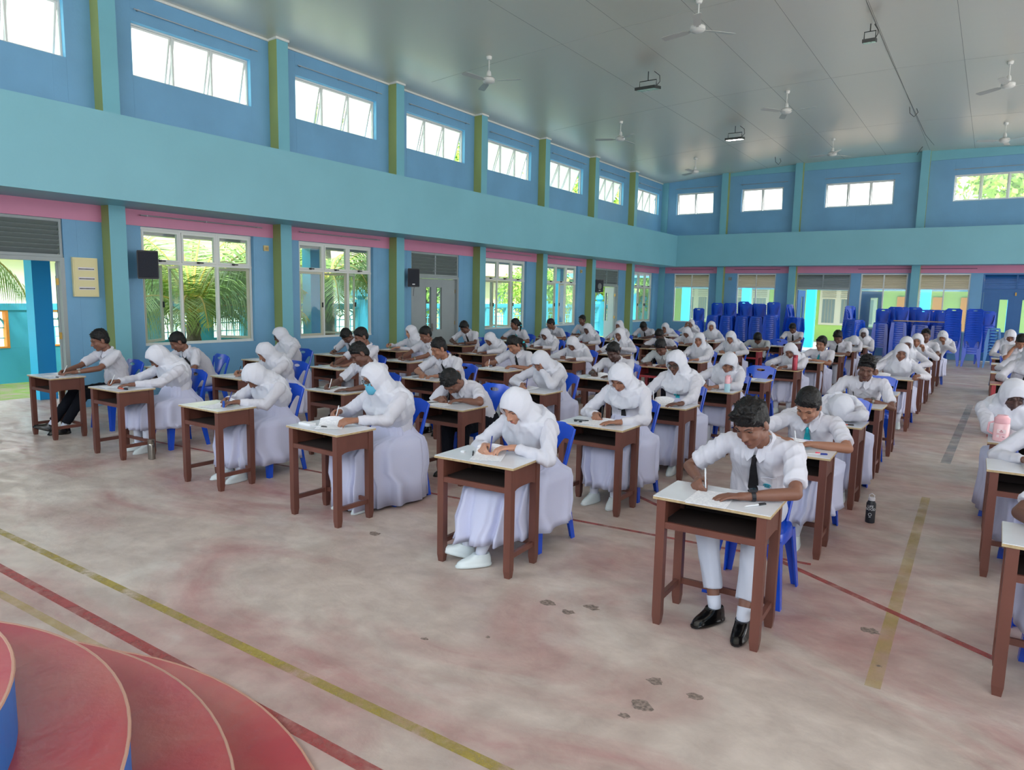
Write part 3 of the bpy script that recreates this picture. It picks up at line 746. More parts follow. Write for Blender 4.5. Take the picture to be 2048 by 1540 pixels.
ORD = ['', 'first', 'second', 'third', 'fourth', 'fifth', 'sixth', 'seventh', 'eighth', 'ninth', 'tenth', 'eleventh', 'twelfth', 'thirteenth', 'fourteenth', 'fifteenth', 'sixteenth', 'seventeenth']
def chair_stack(x, y, n, desc, rotz=0.0, pitch=0.068, z0=0.0, back=0.018):
    g = 'blue chairs stacked by the far wall'
    dx, dy = math.sin(rotz)*-back, math.cos(rotz)*back
    for k in range(n):
        o = bpy.data.objects.new('stacked_chair', STACKME); LINKS.append(o)
        o.location = (x-dx*k*0.4, y-dy*k*0.4, z0+pitch*k); o.rotation_euler = (0, 0, rotz)
        w = 'lowest' if k == 0 else ('topmost' if k == n-1 else ORD[k+1]+' from floor')
        tag(o, f'blue plastic chair, {w} in {desc}', 'chair', g)
# six stacks left of the open doorway, facing the hall
for i, (x, y, n) in enumerate([(-8.95, 25.1, 10), (-8.40, 25.5, 13), (-7.88, 25.45, 13), (-7.34, 25.5, 13), (-6.82, 25.4, 13), (-6.30, 25.2, 14)]):
    chair_stack(x, y, n, 'stack %s of six left of open doorway' % ['one', 'two', 'three', 'four', 'five', 'six'][i])
for i, (x, y, n) in enumerate([(-8.14, 26.1, 13), (-7.10, 26.1, 13), (-5.75, 25.9, 13), (-7.62, 26.15, 14), (-6.56, 26.1, 14)]):
    chair_stack(x, y, n, ['rear stack between stacks two and three', 'rear stack between stacks four and five', 'side-on stack nearest open doorway, left', 'rear stack between stacks three and four', 'rear stack between stacks five and six'][i], rotz=1.2 if i == 2 else 0.0)
chair_stack(-3.75, 25.3, 13, 'side-on stack right of open doorway', rotz=0.9)
for i, (x, y, n) in enumerate([(-2.95, 25.6, 12), (-2.40, 25.3, 13), (-1.82, 25.4, 12), (-1.32, 25.6, 12)]):
    chair_stack(x, y, n, 'stack %s of four right of open doorway' % ['one', 'two', 'three', 'four'][i])
for i, (x, y, n) in enumerate([(-0.95, 24.7, 13), (-0.42, 24.75, 13)]):
    chair_stack(x, y, n, ['backwards stack nearer the aisle column', 'backwards stack beside the stools'][i], rotz=math.pi)
for i, (x, y, n) in enumerate([(-2.66, 26.2, 13), (-2.10, 26.1, 13), (-1.55, 26.2, 12)]):
    chair_stack(x, y, n, 'rear stack %s behind the long board' % ['one', 'two', 'three'][i])
chair_stack(-0.12, 26.0, 12, 'stack in front of blue double door')
# stools
def stool_mesh():
    mb = MB(); n = 12
    def ring(r, z):
        return [(r*math.copysign(abs(math.cos(a))**0.5, math.cos(a)), r*math.copysign(abs(math.sin(a))**0.5, math.sin(a)), z) for a in [2*math.pi*(k+0.5)/n for k in range(n)]]
    mb.loft([ring(0.125, 0.442), ring(0.140, 0.40), ring(0.146, 0.40), ring(0.135, 0.452), ring(0.02, 0.455)])
    for a in (-1, 1):
        for b in (-1, 1):
            mb.loft([[(a*(cx+dx*w), b*(cy+dy*w), z) for dx, dy in ((-1, -1), (1, -1), (1, 1), (-1, 1))] for cx, cy, w, z in ((0.185, 0.185, 0.018, 0), (0.125, 0.125, 0.026, 0.43))])
    return mb.mesh('stacked_stool', [mat('light_blue_plastic', srgb(60, 128, 196), 0.25)])
SM = stool_mesh()
for k in range(9):
    o = bpy.data.objects.new('stacked_stool', SM); LINKS.append(o); o.location = (0.08, 24.75, 0.088*k)
    tag(o, 'light blue plastic stool, %s in the stool stack' % ('lowest' if k == 0 else 'topmost' if k == 8 else ORD[k+1]+' from floor'), 'stool', 'stools stacked by the blue door')
# spare desk standing behind the right-hand stacks
# ---------------------------------------------------------------- people
def V3(*a): return Vector(a)
def head_frame(yaw, pitch, roll):
    """yaw > 0 turns towards -X, pitch > 0 looks down; returns side (+X), forward, up"""
    cy, sy, cp, sp = math.cos(yaw), math.sin(yaw), math.cos(pitch), math.sin(pitch)
    f = V3(-sy*cp, -cy*cp, -sp); s = V3(cy, -sy, 0); u = f.cross(s); u = -u if u.z < 0 else u
    if roll:
        c, r_ = math.cos(roll), math.sin(roll); s, u = s*c+u*r_, u*c-s*r_
    return s.normalized(), f.normalized(), u.normalized()
def ik(S, W, l1, l2, poles):
    d = W-S; L = min(d.length, (l1+l2)*0.985); t = d.normalized()
    a = (l1*l1-l2*l2+L*L)/(2*L); h = math.sqrt(max(1e-4, l1*l1-a*a)); res = None
    for p, ok in poles:
        q = p-t*p.dot(t)
        if q.length < 1e-3: continue
        q.normalize(); E_ = S+t*a+q*h
        if res is None: res = E_
        if ok(E_): return E_, S+t*L
    return res, S+t*L

FING = [(0.086, 0.030, 0.92), (0.090, 0.010, 1.04), (0.086, -0.010, 0.98), (0.078, -0.029, 0.78)]   # x, y, length factor
def hand(mb, W, F, T, N, mode, fs=1.0):
    """W wrist, F fingers' direction, T thumb side, N back of the hand; returns index tip and grip point"""
    P = lambda x, y, z: W+F*x+T*y+N*z
    mb.ell(P(0.050, 0.002, 0), (0.048, 0.036, 0.014), (F, T, N), 12, 8)
    mb.cap_(P(-0.01, 0, 0), P(0.03, 0, 0), 0.024, 0.024, 10)
    tips = []
    for i, (x, y, lf) in enumerate(FING):
        r = (0.0095 if i < 3 else 0.0082)*fs
        mb.cap_(P(0.02, y*0.75, 0.0), P(x, y, 0.001), 0.012, r+0.0025, 8)
        if mode == 'flat': angs = (10, 14, 10); spread = y*0.9
        elif mode == 'rest': angs = (22, 34, 26); spread = y*0.3
        elif mode == 'write': angs = [(34, 42, 22), (44, 58, 36), (52, 72, 44), (56, 80, 46)][i]; spread = 0
        elif mode == 'fist': angs = (58, 88, 56); spread = 0
        elif mode == 'hold': angs = (30, 48, 30); spread = 0
        else: angs = (20, 30, 20); spread = 0
        a = 0; p = P(x, y, 0.001); dirx = 1.0
        lens = [0.043*lf, 0.026*lf, 0.020*lf]; rr = [r+0.0012, r+0.0002, r-0.0008, r-0.0018]
        for k in range(3):
            a += math.radians(angs[k]); dvec = (F*math.cos(a)-N*math.sin(a)+T*(spread*2.0 if k == 0 else spread)).normalized(); q = p+dvec*lens[k]
            mb.cap_(p, q, rr[k], rr[k+1], 8); p = q
        tips.append((p, dvec))
    if mode in ('write', 'hold'):
        g = tips[0][0]-T*0.0-N*0.004; b = P(0.018, 0.030, -0.008); c = P(0.058, 0.046, -0.022)
        mb.cap_(b, c, 0.0155, 0.0115, 8); mb.cap_(c, g-F*0.006, 0.0115, 0.009, 8)
    else:
        b = P(0.016, 0.030, -0.006); c = P(0.050, 0.058, -0.012); d = P(0.078, 0.066 if mode == 'flat' else 0.05, -0.016)
        mb.cap_(b, c, 0.0155, 0.0115, 8); mb.cap_(c, d, 0.0112, 0.0088, 8)
    return tips

def head_parts(mb, Hc, s, f, u, g=1.0):
    P = lambda a, b, c: Hc+s*a*g+f*b*g+u*c*g
    fr = (s, f, u); E_ = lambda c, r: mb.ell(P(*c), tuple(x*g for x in r), fr, 18, 12)
    E_((0, -0.012, 0.030), (0.076, 0.094, 0.086))
    E_((0, 0.026, -0.030), (0.062, 0.062, 0.080))
    E_((0, 0.040, -0.070), (0.046, 0.042, 0.045)); E_((0, 0.062, -0.094), (0.024, 0.022, 0.020))
    for k in (-1, 1):
        E_((k*0.036, 0.056, -0.026), (0.026, 0.026, 0.026))         # cheek
        E_((k*0.078, -0.010, -0.012), (0.009, 0.020, 0.031))        # ear
        E_((k*0.050, 0.0, -0.062), (0.018, 0.040, 0.030))           # jaw corner
        mb.cap_(P(k*0.012, 0.083, 0.028), P(k*0.048, 0.070, 0.027), 0.009*g, 0.008*g, 8)   # brow ridge
        mb.ell(P(k*0.012, 0.094, -0.030), (0.009*g, 0.009*g, 0.008*g), fr, 10, 7)           # nostril wing
    mb.cap_(P(0, 0.083, 0.014), P(0, 0.104, -0.024), 0.0085*g, 0.0115*g, 10)
    mb.cap_(P(-0.014, 0.084, -0.053), P(0.014, 0.084, -0.053), 0.0085*g, 0.0085*g, 8)
    mb.cap_(P(-0.011, 0.081, -0.064), P(0.011, 0.081, -0.064), 0.0085*g, 0.0085*g, 8)

def face_marks(Hc, s, f, u, eye=0.35, g=1.0, bvh=None):
    """eyes with lids and lashes, brows and lips, laid on the face surface; slots 1 brow/lash, 2 lip, 3 eye white, 4 iris, 0 skin lid"""
    mb = MB(); fr = (s, f, u)
    def S(a, c, off=0.0):
        """point on the face surface in front of (a, c)"""
        o = Hc+s*a*g+u*c*g+f*0.25
        if bvh:
            h = bvh.ray_cast(o, -f, 0.3)
            if h[0] is not None: return h[0]+f*off
        return Hc+s*a*g+f*0.08*g+u*c*g
    for k in (-1, 1):
        # brow
        pts = [S(k*x, z, 0.0008) for x, z in ((0.013, 0.029), (0.020, 0.0315), (0.028, 0.0335), (0.036, 0.0340), (0.044, 0.0320), (0.051, 0.0275))]
        mb.tube(pts, [0.0012*g, 0.0022*g, 0.0026*g, 0.0024*g, 0.0018*g, 0.0008*g], 6, 1)
        c = S(k*0.031, 0.011, -0.0045)
        mb.ell(c, (0.0135*g, 0.0075*g, 0.0080*g*max(0.28, eye*1.35)), fr, 12, 8, 3)
        mb.ell(c+f*0.0045*g-u*0.002*g, (0.0058*g, 0.0052*g, 0.0058*g*max(0.4, eye*1.8)), fr, 10, 7, 4)
        # upper lid and lash line
        mb.ell(c+u*0.0052*g-f*0.0005, (0.0165*g, 0.0095*g, 0.0072*g*(1.35-eye)), fr, 12, 8, 0)
        mb.ell(c-u*0.0075*g-f*0.001, (0.0155*g, 0.0080*g, 0.0048*g), fr, 12, 8, 0)
        pts = [c+s*x*g+f*y*g+u*z*g for x, y, z in ((-0.015, 0.0030, 0.000), (-0.007, 0.0088, -0.0008), (0.000, 0.0098, -0.0012), (0.007, 0.0088, -0.0008), (0.015, 0.0030, 0.000))]
        mb.tube(pts, 0.0015*g, 5, 1)
    for z, w, r in ((-0.0525, 0.021, 0.0042), (-0.0625, 0.018, 0.0050)):
        pts = [S(w*x, z+(-0.0022 if abs(x) > 0.8 else -0.0006 if abs(x) > 0.3 else 0), 0.0003) for x in (-1, -0.5, 0, 0.5, 1)]
        mb.tube(pts, [r*0.35*g, r*0.9*g, r*g, r*0.9*g, r*0.35*g], 8, 2)
    return mb

def bvh_of(*meshes):
    vs = []; fs = []
    for me in meshes:
        if me is None: continue
        n = len(vs); vs += [v.co.copy() for v in me.vertices]; fs += [tuple(i+n for i in p.vertices) for p in me.polygons]
    return BVHTree.FromPolygons(vs, fs)

def superell(c, ax, ay, fx, bx_, sx_, n, pw=2.3, mod=None, seat=0.0):
    """ring round c: ax sideways axis, ay forward axis; fx, bx_, sx_ = reach forward, back, sideways"""
    out = []
    for k in range(n):
        a = 2*math.pi*k/n; cs, sn = math.cos(a), math.sin(a)
        x = math.copysign(abs(cs)**(2/pw), cs)*sx_; y = math.copysign(abs(sn)**(2/pw), sn)*(fx if sn > 0 else bx_)
        r = 1.0+(mod(a) if mod else 0.0)
        if seat: x *= 1+seat*(1-min(1.0, max(0.0, (y-0.23)/0.13)))     # cloth spread wide over the chair seat
        out.append(c+ax*x*r+ay*y*r)
    return out

Q = [dict(body=0.0060, cloth=0.009, hair=0.0060, n=96, fs=1.0), dict(body=0.0085, cloth=0.012, hair=0.009, n=72, fs=1.15), dict(body=0.0125, cloth=0.016, hair=0.013, n=48, fs=1.35)]
SEED = [100]
def pelvis_y(p, N, d):
    return p['Y']+p['py'] if p.get('py') else max(N.y+d*0.66, p['Y']+0.74)
def person(p):
    SEED[0] += 7; seed = SEED[0]; rng = random.Random(seed)
    X, Yn = p['X'], p['Y']; kind = p['kind']; q = Q[p.get('q', 2)]; g = p.get('size', 1.08)
    H = Vector(p['head']); s, f, u = head_frame(math.radians(p.get('yaw', 0)), math.radians(p.get('pitch', 38)), math.radians(p.get('roll', 0)))
    base = V3(X, Yn+0.75, 0)
    female = kind != 'boy'
    # spine: neck base to pelvis
    N = H-u*0.115-f*0.045+V3(0, 0, -0.045)
    Pz = 0.545; Lt = 0.47 if female else 0.50
    dz = max(0.15, N.z-Pz); d = math.sqrt(max(0.004, Lt*Lt-dz*dz)) if dz < Lt else 0.05
    Pv = V3(X+p.get('pdx', (H.x-X)*0.4), pelvis_y(p, N, d), Pz)
    Ms = N.lerp(Pv, 0.5)+V3(0, 0.05+0.10*max(0, d-0.12), 0.015)
    down = (Ms-N).normalized(); fwd = V3(0, -1, 0); fwd = (fwd-down*fwd.dot(down)).normalized()
    ang = math.radians(p.get('turn', 0)); lat = V3(math.cos(ang), -math.sin(ang), 0)
    hw = 0.165 if female else 0.180
    Sc = N+down*0.045; SH = [Sc-lat*hw*g, Sc+lat*hw*g]     # 0 = image left (their right hand)
    hs = p.get('hands') or [(-0.10, 0.24), (0.12, 0.20)]; modes = p.get('modes', ('write', 'flat'))
    DZ = 0.75
    def in_desk(E_): return abs(E_.x-X) < DW/2+0.05 and Yn-0.05 < E_.y < Yn+DD+0.05
    def okE(E_): return (E_.z > DZ+0.035) if in_desk(E_) else E_.z > 0.66
    arms = []
    for k in (0, 1):
        hx = hs[k]; sg = -1 if k == 0 else 1; mode = modes[k]
        z = hx[2] if len(hx) > 2 else DZ+(0.036 if mode in ('write', 'fist', 'rest') else 0.026)
        C = V3(X+hx[0], Yn+hx[1], z)           # centre of the hand
        S = SH[k]
        if len(hx) > 3: F = Vector(hx[3]).normalized()
        else:
            F = V3(C.x-(S.x+sg*0.10), C.y-(S.y+0.02), 0); F = V3(F.x-sg*0.02, F.y, 0).normalized()
            if mode == 'flat': F = (F+V3(-sg*0.55, 0, 0)).normalized()
        W = C-F*0.055
        poles = []
        for pz, px, py in ((-0.5, 0.8, 0.2), (-0.2, 1.0, 0.1), (0.0, 1.0, 0.1), (0.25, 1.0, 0.1), (0.6, 0.9, 0.0), (1.0, 0.6, 0.0)):
            poles.append((V3(sg*px, py, pz), okE))
        dist = (W-S).length; l1, l2 = 0.275*g, 0.245*g
        if dist > (l1+l2)*0.97:                 # lean the shoulder in
            S = W+(S-W).normalized()*(l1+l2)*0.97; SH[k] = S
        E_, W2 = ik(S, W, l1, l2, poles)
        up = V3(0, 0, 1)
        T = F.cross(up)*(-1 if k == 0 else 1)
        if abs(F.z) > 0.5: T = V3(sg*-1, 0, 0)
        T = (T-F*T.dot(F)).normalized(); Nn = T.cross(F) if k == 0 else F.cross(T)
        if Nn.z < 0 and abs(F.z) < 0.5: Nn = -Nn
        if len(hx) > 4: Nn = Vector(hx[4]); Nn = (Nn-F*Nn.dot(F)).normalized(); T = Nn.cross(F) if k == 1 else F.cross(Nn)
        rho = math.radians(42 if mode == 'write' else 30 if mode == 'hold' else 0)
        T2 = T*math.cos(rho)+Nn*math.sin(rho); N2 = Nn*math.cos(rho)-T*math.sin(rho)
        arms.append((SH[k], E_, W, F, T2, N2, mode))
    # legs
    lower = p.get('lower', 'skirt' if female else 'black')
    kn = p.get('knees', ((-0.10, 0.42), (0.10, 0.42))); an = p.get('ankles', ((-0.10, 0.44), (0.10, 0.44)))
    legs = []
    for k, sg in ((0, -1), (1, 1)):
        hip = Pv+V3(sg*0.085, 0.0, -0.02); K = V3(Pv.x+kn[k][0], Pv.y-kn[k][1], 0.495); A = V3(Pv.x+an[k][0], Pv.y-an[k][1], an[k][2] if len(an[k]) > 2 else 0.095)
        fd = an[k][3] if len(an[k]) > 3 else sg*8
        foot = V3(math.sin(math.radians(fd)), -math.cos(math.radians(fd)), an[k][4] if len(an[k]) > 4 else 0).normalized()
        legs.append((hip, K, A, foot))
    # ---- body: one continuous skin surface
    mb = MB(); head_parts(mb, H, s, f, u, g)
    nr = 0.048 if female else 0.055
    mb.cap_(H-u*0.06-f*0.02, N+V3(0, 0, 0.0), nr, nr+0.004, 14)
    mb.cap_(N, N+down*0.10, nr+0.004, 0.085, 14)
    mb.cap_(N+down*0.10, Ms, 0.095, 0.095, 14); mb.cap_(Ms, Pv, 0.095, 0.10, 14); mb.cap_(SH[0]+lat*0.03, SH[1]-lat*0.03, 0.045, 0.045, 12)
    for (S, E_, W, F, T, Nn, mode) in arms:
        mb.cap_(S, E_, 0.043, 0.036, 12); mb.cap_(E_, E_+(W-E_)*0.45, 0.037, 0.036, 12); mb.cap_(E_+(W-E_)*0.45, W, 0.036, 0.0235, 12)
        p.setdefault('_tips', []).append(hand(mb, W, F, T, Nn, mode, q['fs']))
    for hip, K, A, foot in legs:
        mb.cap_(hip, K, 0.064, 0.046, 12); mb.cap_(K, K+(A-K)*0.4, 0.045, 0.047, 12); mb.cap_(K+(A-K)*0.4, A, 0.047, 0.031, 12)
        mb.cap_(A+V3(0, 0, -0.03), A+foot*0.10+V3(0, 0, -0.062), 0.026, 0.018, 10)
    body = remesh(mb, q['body'], 2 if p.get('q', 2) else 3)
    sk = p.get('skin', 2); bt = bvh_of(body)
    if not p.get('facedown'):
        fm = face_marks(H, s, f, u, p.get('eye', 0.35), g, bt)
        me2 = fm.mesh('marks', [SKIN[sk], M['hair'], LIP[sk], M['eyewhite'], M['iris']], smooth=True)
        bm = bmesh.new(); bm.from_mesh(body); n0 = len(bm.faces); bm.from_mesh(me2); nb = bmesh.new()
        bm.to_mesh(body); bm.free(); mi = [0]*n0+[pl.material_index for pl in me2.polygons]
        for k in (SKIN[sk], M['hair'], LIP[sk], M['eyewhite'], M['iris']): body.materials.append(k)
        body.polygons.foreach_set('material_index', mi); body.polygons.foreach_set('use_smooth', [True]*len(body.polygons))
        nb.free(); bpy.data.meshes.remove(me2)
    else: body.materials.append(SKIN[sk])
    root = empty('person', (0, 0, 0), p['label'], 'person', p.get('group'))
    put('body', body, root)
    # ---- shirt
    mb = MB(); cr_ = 0.118 if female else 0.122; wide = p.get('wide', 1.0); cr_ *= wide
    for sg in (-1, 1):
        mb.cap_(N+down*0.10+lat*sg*0.062, Ms+lat*sg*0.05, cr_*0.92, cr_*0.98, 16); mb.cap_(Ms+lat*sg*0.05, Pv+V3(0, 0, 0.02)+lat*sg*0.045, cr_*0.98, cr_*1.03, 16)
    mb.cap_(SH[0]+lat*0.02, SH[1]-lat*0.02, 0.062*wide, 0.062*wide, 14); mb.cap_(N+down*0.01, N+down*0.08, 0.066, 0.10, 14)
    longs = p.get('long', kind == 'hijab')
    for (S, E_, W, F, T, Nn, mode) in arms:
        if longs:
            mb.cap_(S, E_, 0.063*wide, 0.056, 14); mb.cap_(E_, E_+(W-E_)*0.93, 0.055, 0.037, 14, flat1=True)
        else:
            e = S+(E_-S)*0.80; mb.cap_(S, e, 0.063*wide, 0.062, 14, flat1=True)
    shirt = remesh(mb, q['cloth'], 2); folds(shirt, 0.0055, seed, 34, (1, 1, 0.55)); shirt.materials.append(M[p.get('shirtm', 'cloth')])
    so = put('shirt', shirt, root); bt = bvh_of(shirt)
    def hit(pt, dirv, off, tree=None):
        h = (tree or bt).ray_cast(pt+dirv*0.5, -dirv, 0.8)
        return (h[0]+dirv*off) if h[0] is not None else pt+dirv*0.12
    # ---- lower garment
    if lower == 'skirt':
        kx = (kn[0][0]+kn[1][0])/2; reach = max(kn[0][1], kn[1][1]); n = q['n']*2
        ph = rng.random()*6; hem = p.get('hem', 0.13); flare = p.get('flare', 1.0); ra = max(an[0][1], an[1][1])
        fz = lambda z: reach+0.085+(max(0, ra-reach)*1.0)*(0.50-z)/0.42 if z < 0.5 else 0
        def pleat(A_):
            return lambda a: A_*((1-abs(math.sin(8*a+ph+0.6*math.sin(3*a))))**1.3*1.2-0.5+0.35*math.sin(23*a+2*ph)+0.25*math.sin(5*a+3*ph))
        rings = []
        for z, fr_, bk, sd, A_ in ((0.76, 0.10, 0.12, 0.13, 0.01), (0.68, 0.125, 0.145, 0.165, 0.02), (0.60, 0.16, 0.165, 0.195, 0.025), (0.585, reach-0.10, 0.17, 0.215, 0.03), (0.565, reach+0.035, 0.175, 0.240, 0.035),
                                   (0.50, reach+0.09, 0.215, 0.240, 0.05), (0.42, fz(0.42), 0.225, 0.234*flare, 0.06), (max(0.32, hem+0.1), fz(max(0.32, hem+0.1)), 0.228, 0.236*flare, 0.075), (max(0.22, hem+0.04), fz(max(0.22, hem+0.04)), 0.232, 0.242*flare, 0.085), (hem, fz(hem), 0.236, 0.250*flare, 0.09), (hem+0.004, fz(hem)-0.015, 0.224, 0.238*flare, 0.09), (0.40, reach-0.0, 0.17, 0.19, 0.0)):
            zc = z; t_ = max(0, (z-0.60)/0.16); cx = Pv.x+(kx if z < 0.56 else 0)*0.5; cc = V3(cx, Pv.y, zc)
            if z > 0.56: cc = cc-down*0-V3(0, 0, 0)+V3((N.x-Pv.x)*0.25*t_, (N.y-Pv.y)*0.35*t_, 0)
            rings.append(superell(cc, V3(1, 0, 0), V3(0, -1, 0), fr_*g, bk, sd, n, 2.6 if z > 0.6 or z < 0.3 else 3.8, pleat(A_), 0.17 if z < 0.57 else 0.0))
        mbs = MB(); mbs.loft(rings, 0, True); sm = mbs.mesh('skirt', [M['skirt']], smooth=True); put('skirt', sm, root)
    else:
        mb = MB()
        for hip, K, A, foot in legs:
            mb.cap_(hip+V3(0, 0.04, 0), K, 0.092, 0.072, 14); mb.cap_(K, A+(K-A)*p.get('cuff', 0.10), 0.070, 0.056, 14, flat1=True)
        mb.cap_(legs[0][0]+V3(0, 0.04, 0.02), legs[1][0]+V3(0, 0.04, 0.02), 0.10, 0.10, 14)
        tr = remesh(mb, q['cloth'], 2); folds(tr, 0.004, seed+3, 34, (1, 1, 0.6)); tr.materials.append(M['trblack' if lower == 'black' else 'trwhite']); put('trousers', tr, root)
    # ---- shoes and socks
    sm_ = M['shoeblack' if p.get('shoes', 'black' if not female else 'white') == 'black' else 'shoewhite']
    for hip, K, A, foot in legs:
        side = foot.cross(V3(0, 0, 1)).normalized(); up_ = side.cross(foot).normalized(); up_ = up_ if up_.z > 0 else -up_
        B = A-V3(0, 0, 0.095) if abs(foot.z) < 0.05 else A-up_*0.09
        n = 20; rings = []
        for z, fr_, bk, sd in ((0.0, 0.172, 0.072, 0.044), (0.004, 0.182, 0.076, 0.048), (0.016, 0.183, 0.076, 0.049), (0.020, 0.175, 0.072, 0.046), (0.036, 0.168, 0.071, 0.045), (0.050, 0.140, 0.070, 0.043), (0.062, 0.105, 0.068, 0.041), (0.074, 0.075, 0.064, 0.040), (0.086, 0.058, 0.058, 0.040), (0.084, 0.040, 0.045, 0.032)):
            rings.append(superell(B+up_*z, side, foot, fr_, bk, sd, n, 2.3))
        mb = MB(); mb.loft(rings); mb.obj('shoe', sm_, root, autosmooth=50)
        if p.get('q', 2) < 2:
            mb = MB()
            if female: mb.cap_(B+up_*0.055, A, 0.033, 0.038, 14); mb.cap_(A, K+(A-K)*0.5, 0.038, 0.055, 14); mb.cap_(K+(A-K)*0.5, K+(A-K)*0.1, 0.055, 0.053, 14, flat1=True)
            else: mb.cap_(B+up_*0.055, A, 0.034, 0.036, 14); mb.cap_(A, A+(K-A)*0.13, 0.037, 0.039, 14, flat1=True)
            mb.obj('sock', M['sock'], root, smooth=True)
    # ---- hair or headscarf
    P = lambda a, b, c: H+s*a*g+f*b*g+u*c*g
    trees = [shirt]
    if kind == 'hijab':
        n = q['n']; m = 16 if p.get('q', 2) < 2 else 11; rings = []
        cc = H+f*0.0+u*0.006; ax = (f-u*0.10).normalized(); uu = (u-ax*u.dot(ax)).normalized()
        rad = V3(0.096, 0.118, 0.127)*g
        def surf(th, ps, k=1.0):
            dv = ax*math.cos(th)+(s*math.cos(ps)+uu*math.sin(ps))*math.sin(th)
            l = V3(dv.dot(s)/rad.x, dv.dot(f)/rad.y, dv.dot(u)/rad.z).length
            return cc+dv*(k/l)
        def th0(ps):
            v_ = math.sin(ps); h_ = abs(math.cos(ps))
            return math.radians(39*h_**2+(36 if v_ > 0 else 54)*v_*v_+3*h_*abs(v_))
        for k_, add in ((0.70, 0.02), (0.84, 0.0), (1.0, 0.0), (1.035, 0.03), (1.03, 0.09)):
            rings.append([surf(th0(2*math.pi*i/n)+add, 2*math.pi*i/n, k_) for i in range(n)])
        for j in range(1, m+1):
            t = j/m; ring = []
            for i in range(n):
                ps = 2*math.pi*i/n; th = th0(ps)+0.09+(math.radians(178)-th0(ps)-0.09)*t
                fold = 0.030*math.exp(-((t-0.22)/0.16)**2)*(1-abs(math.sin(1.5*ps+seed)))**2+0.012*math.sin(5*ps+9*t+seed)*(1-t)*t*2
                ring.append(surf(th, ps, 1.03+fold))
            rings.append(ring)
        mbh = MB(); mbh.loft(rings, 0, cap=True)
        mbh.cap_(H-f*0.022-u*0.015, N+V3(0, 0.045, 0.02), 0.088, 0.105, 18)
        # cape over neck, shoulders and chest
        A2 = rng.random()*6
        def fold_(amp, t): return lambda a: amp*(1.5*(1-abs(math.sin(4*a+1.3*t+A2)))**1.5-0.5+0.35*math.sin(13*a-3*t+2*A2)+0.3*math.sin(19*a+A2*3))
        lf, lb = lat, fwd; drop = p.get('drop', 0.20); cm = H-u*0.02-f*0.018
        R_ = []; fh = min(0.22, max(0.1, (H+f*0.060-u*0.09-N).dot(V3(0, -1, 0))))
        bu = (f-V3(0, 0, 1)*f.z).normalized()
        for c_, fr_, bk, sd, am, t in ((cm-u*0.00, 0.070, 0.112, 0.092, 0, 0), (cm-u*0.045, 0.088, 0.126, 0.101, 0.012, 0.3), (cm-u*0.085-V3(0, 0, 0.012), 0.096, 0.140, 0.112, 0.035, 0.6), (N.lerp(cm, 0.32), max(0.106, fh*0.80), 0.152, 0.136, 0.055, 1.0),
                                       (N+down*0.005, max(0.118, fh*0.88), 0.155, 0.168, 0.06, 1.4), (N+down*0.045, max(0.132, fh*0.86), 0.155, 0.200*wide, 0.06, 1.8), (N+down*0.085, max(0.146*wide, fh*0.80), 0.152, 0.214*wide, 0.06, 2.2), (N+down*(0.09+drop*0.35), max(0.150*wide, fh*0.72), 0.148, 0.205*wide, 0.06, 2.6),
                                       (N+down*(0.09+drop*0.75), 0.150*wide, 0.12, 0.150*wide, 0.035, 3.0), (N+down*(0.09+drop), 0.140*wide, 0.08, 0.09, 0.03, 3.2), (N+down*(0.09+drop), 0.10, 0.05, 0.05, 0.0, 3.2)):
            w_ = 1-min(1, t/1.4); a1 = (s*w_+lf*(1-w_)).normalized(); a2 = (bu*w_+fwd*(1-w_)).normalized(); a2 = (a2-a1*a2.dot(a1)).normalized()
            R_.append(superell(c_, a1, a2, fr_*g, bk*g, sd*g, n, 2.1, fold_(am, t)))
        cape = MB(); cape.loft(R_)
        capm = cape.mesh('cape', [M['cloth2']], smooth=True); trees.append(capm)
        mbh.add(cape.v, cape.f); hm = remesh(mbh, (0.0065, 0.009, 0.013)[p.get('q', 2)], (7, 5, 2)[p.get('q', 2)], 0.6); hm.materials.append(M['cloth2']); folds(hm, 0.0038, seed+5, 26, (1, 1, 0.6)); put('headscarf', hm, root)
    else:
        mb = MB(); fr = (s, f, u)
        hv = p.get('hair', 'short'); big = p.get('hairvol', 1.0)
        mb.ell(P(0, -0.022, 0.050), (0.083*g*big, 0.098*g*big, 0.088*g*big), fr, 20, 14)
        mb.ell(P(0, -0.050, 0.0), (0.074*g, 0.062*g, 0.075*g), fr, 18, 12)
        for k in (-1, 1):
            mb.cap_(P(k*0.074, 0.012, 0.045), P(k*0.076, 0.010, 0.004), 0.012*g, 0.006*g, 8)
            mb.cap_(P(k*0.060, 0.040, 0.070), P(k*0.070, 0.020, 0.035), 0.018*g, 0.012*g, 8)
        if hv == 'short' or hv == 'tall':
            rr = random.Random(seed+1); cnt = p.get('tufts', 22 if p.get('q', 2) else 110)
            top = 0.75 if hv == 'tall' else 0.3
            for i in range(cnt):
                a = rr.uniform(-1, 1); b = rr.uniform(-0.9, 1.0); zz = math.sqrt(max(0.05, 1-a*a*0.9-b*b*0.6))
                p0 = P(a*0.070*big, -0.022+b*0.082*big, 0.050+0.078*zz*big); dn = (s*a*0.6+f*(b*0.5+0.35)+u*(0.75*zz+0.2)).normalized()
                dn = (dn+s*rr.uniform(-0.35, 0.35)+f*rr.uniform(-0.2, 0.4)).normalized()
                mb.cap_(p0, p0+dn*(0.010+0.028*top*rr.random()), 0.011*(0.75 if cnt > 60 else 1), 0.004, 6)
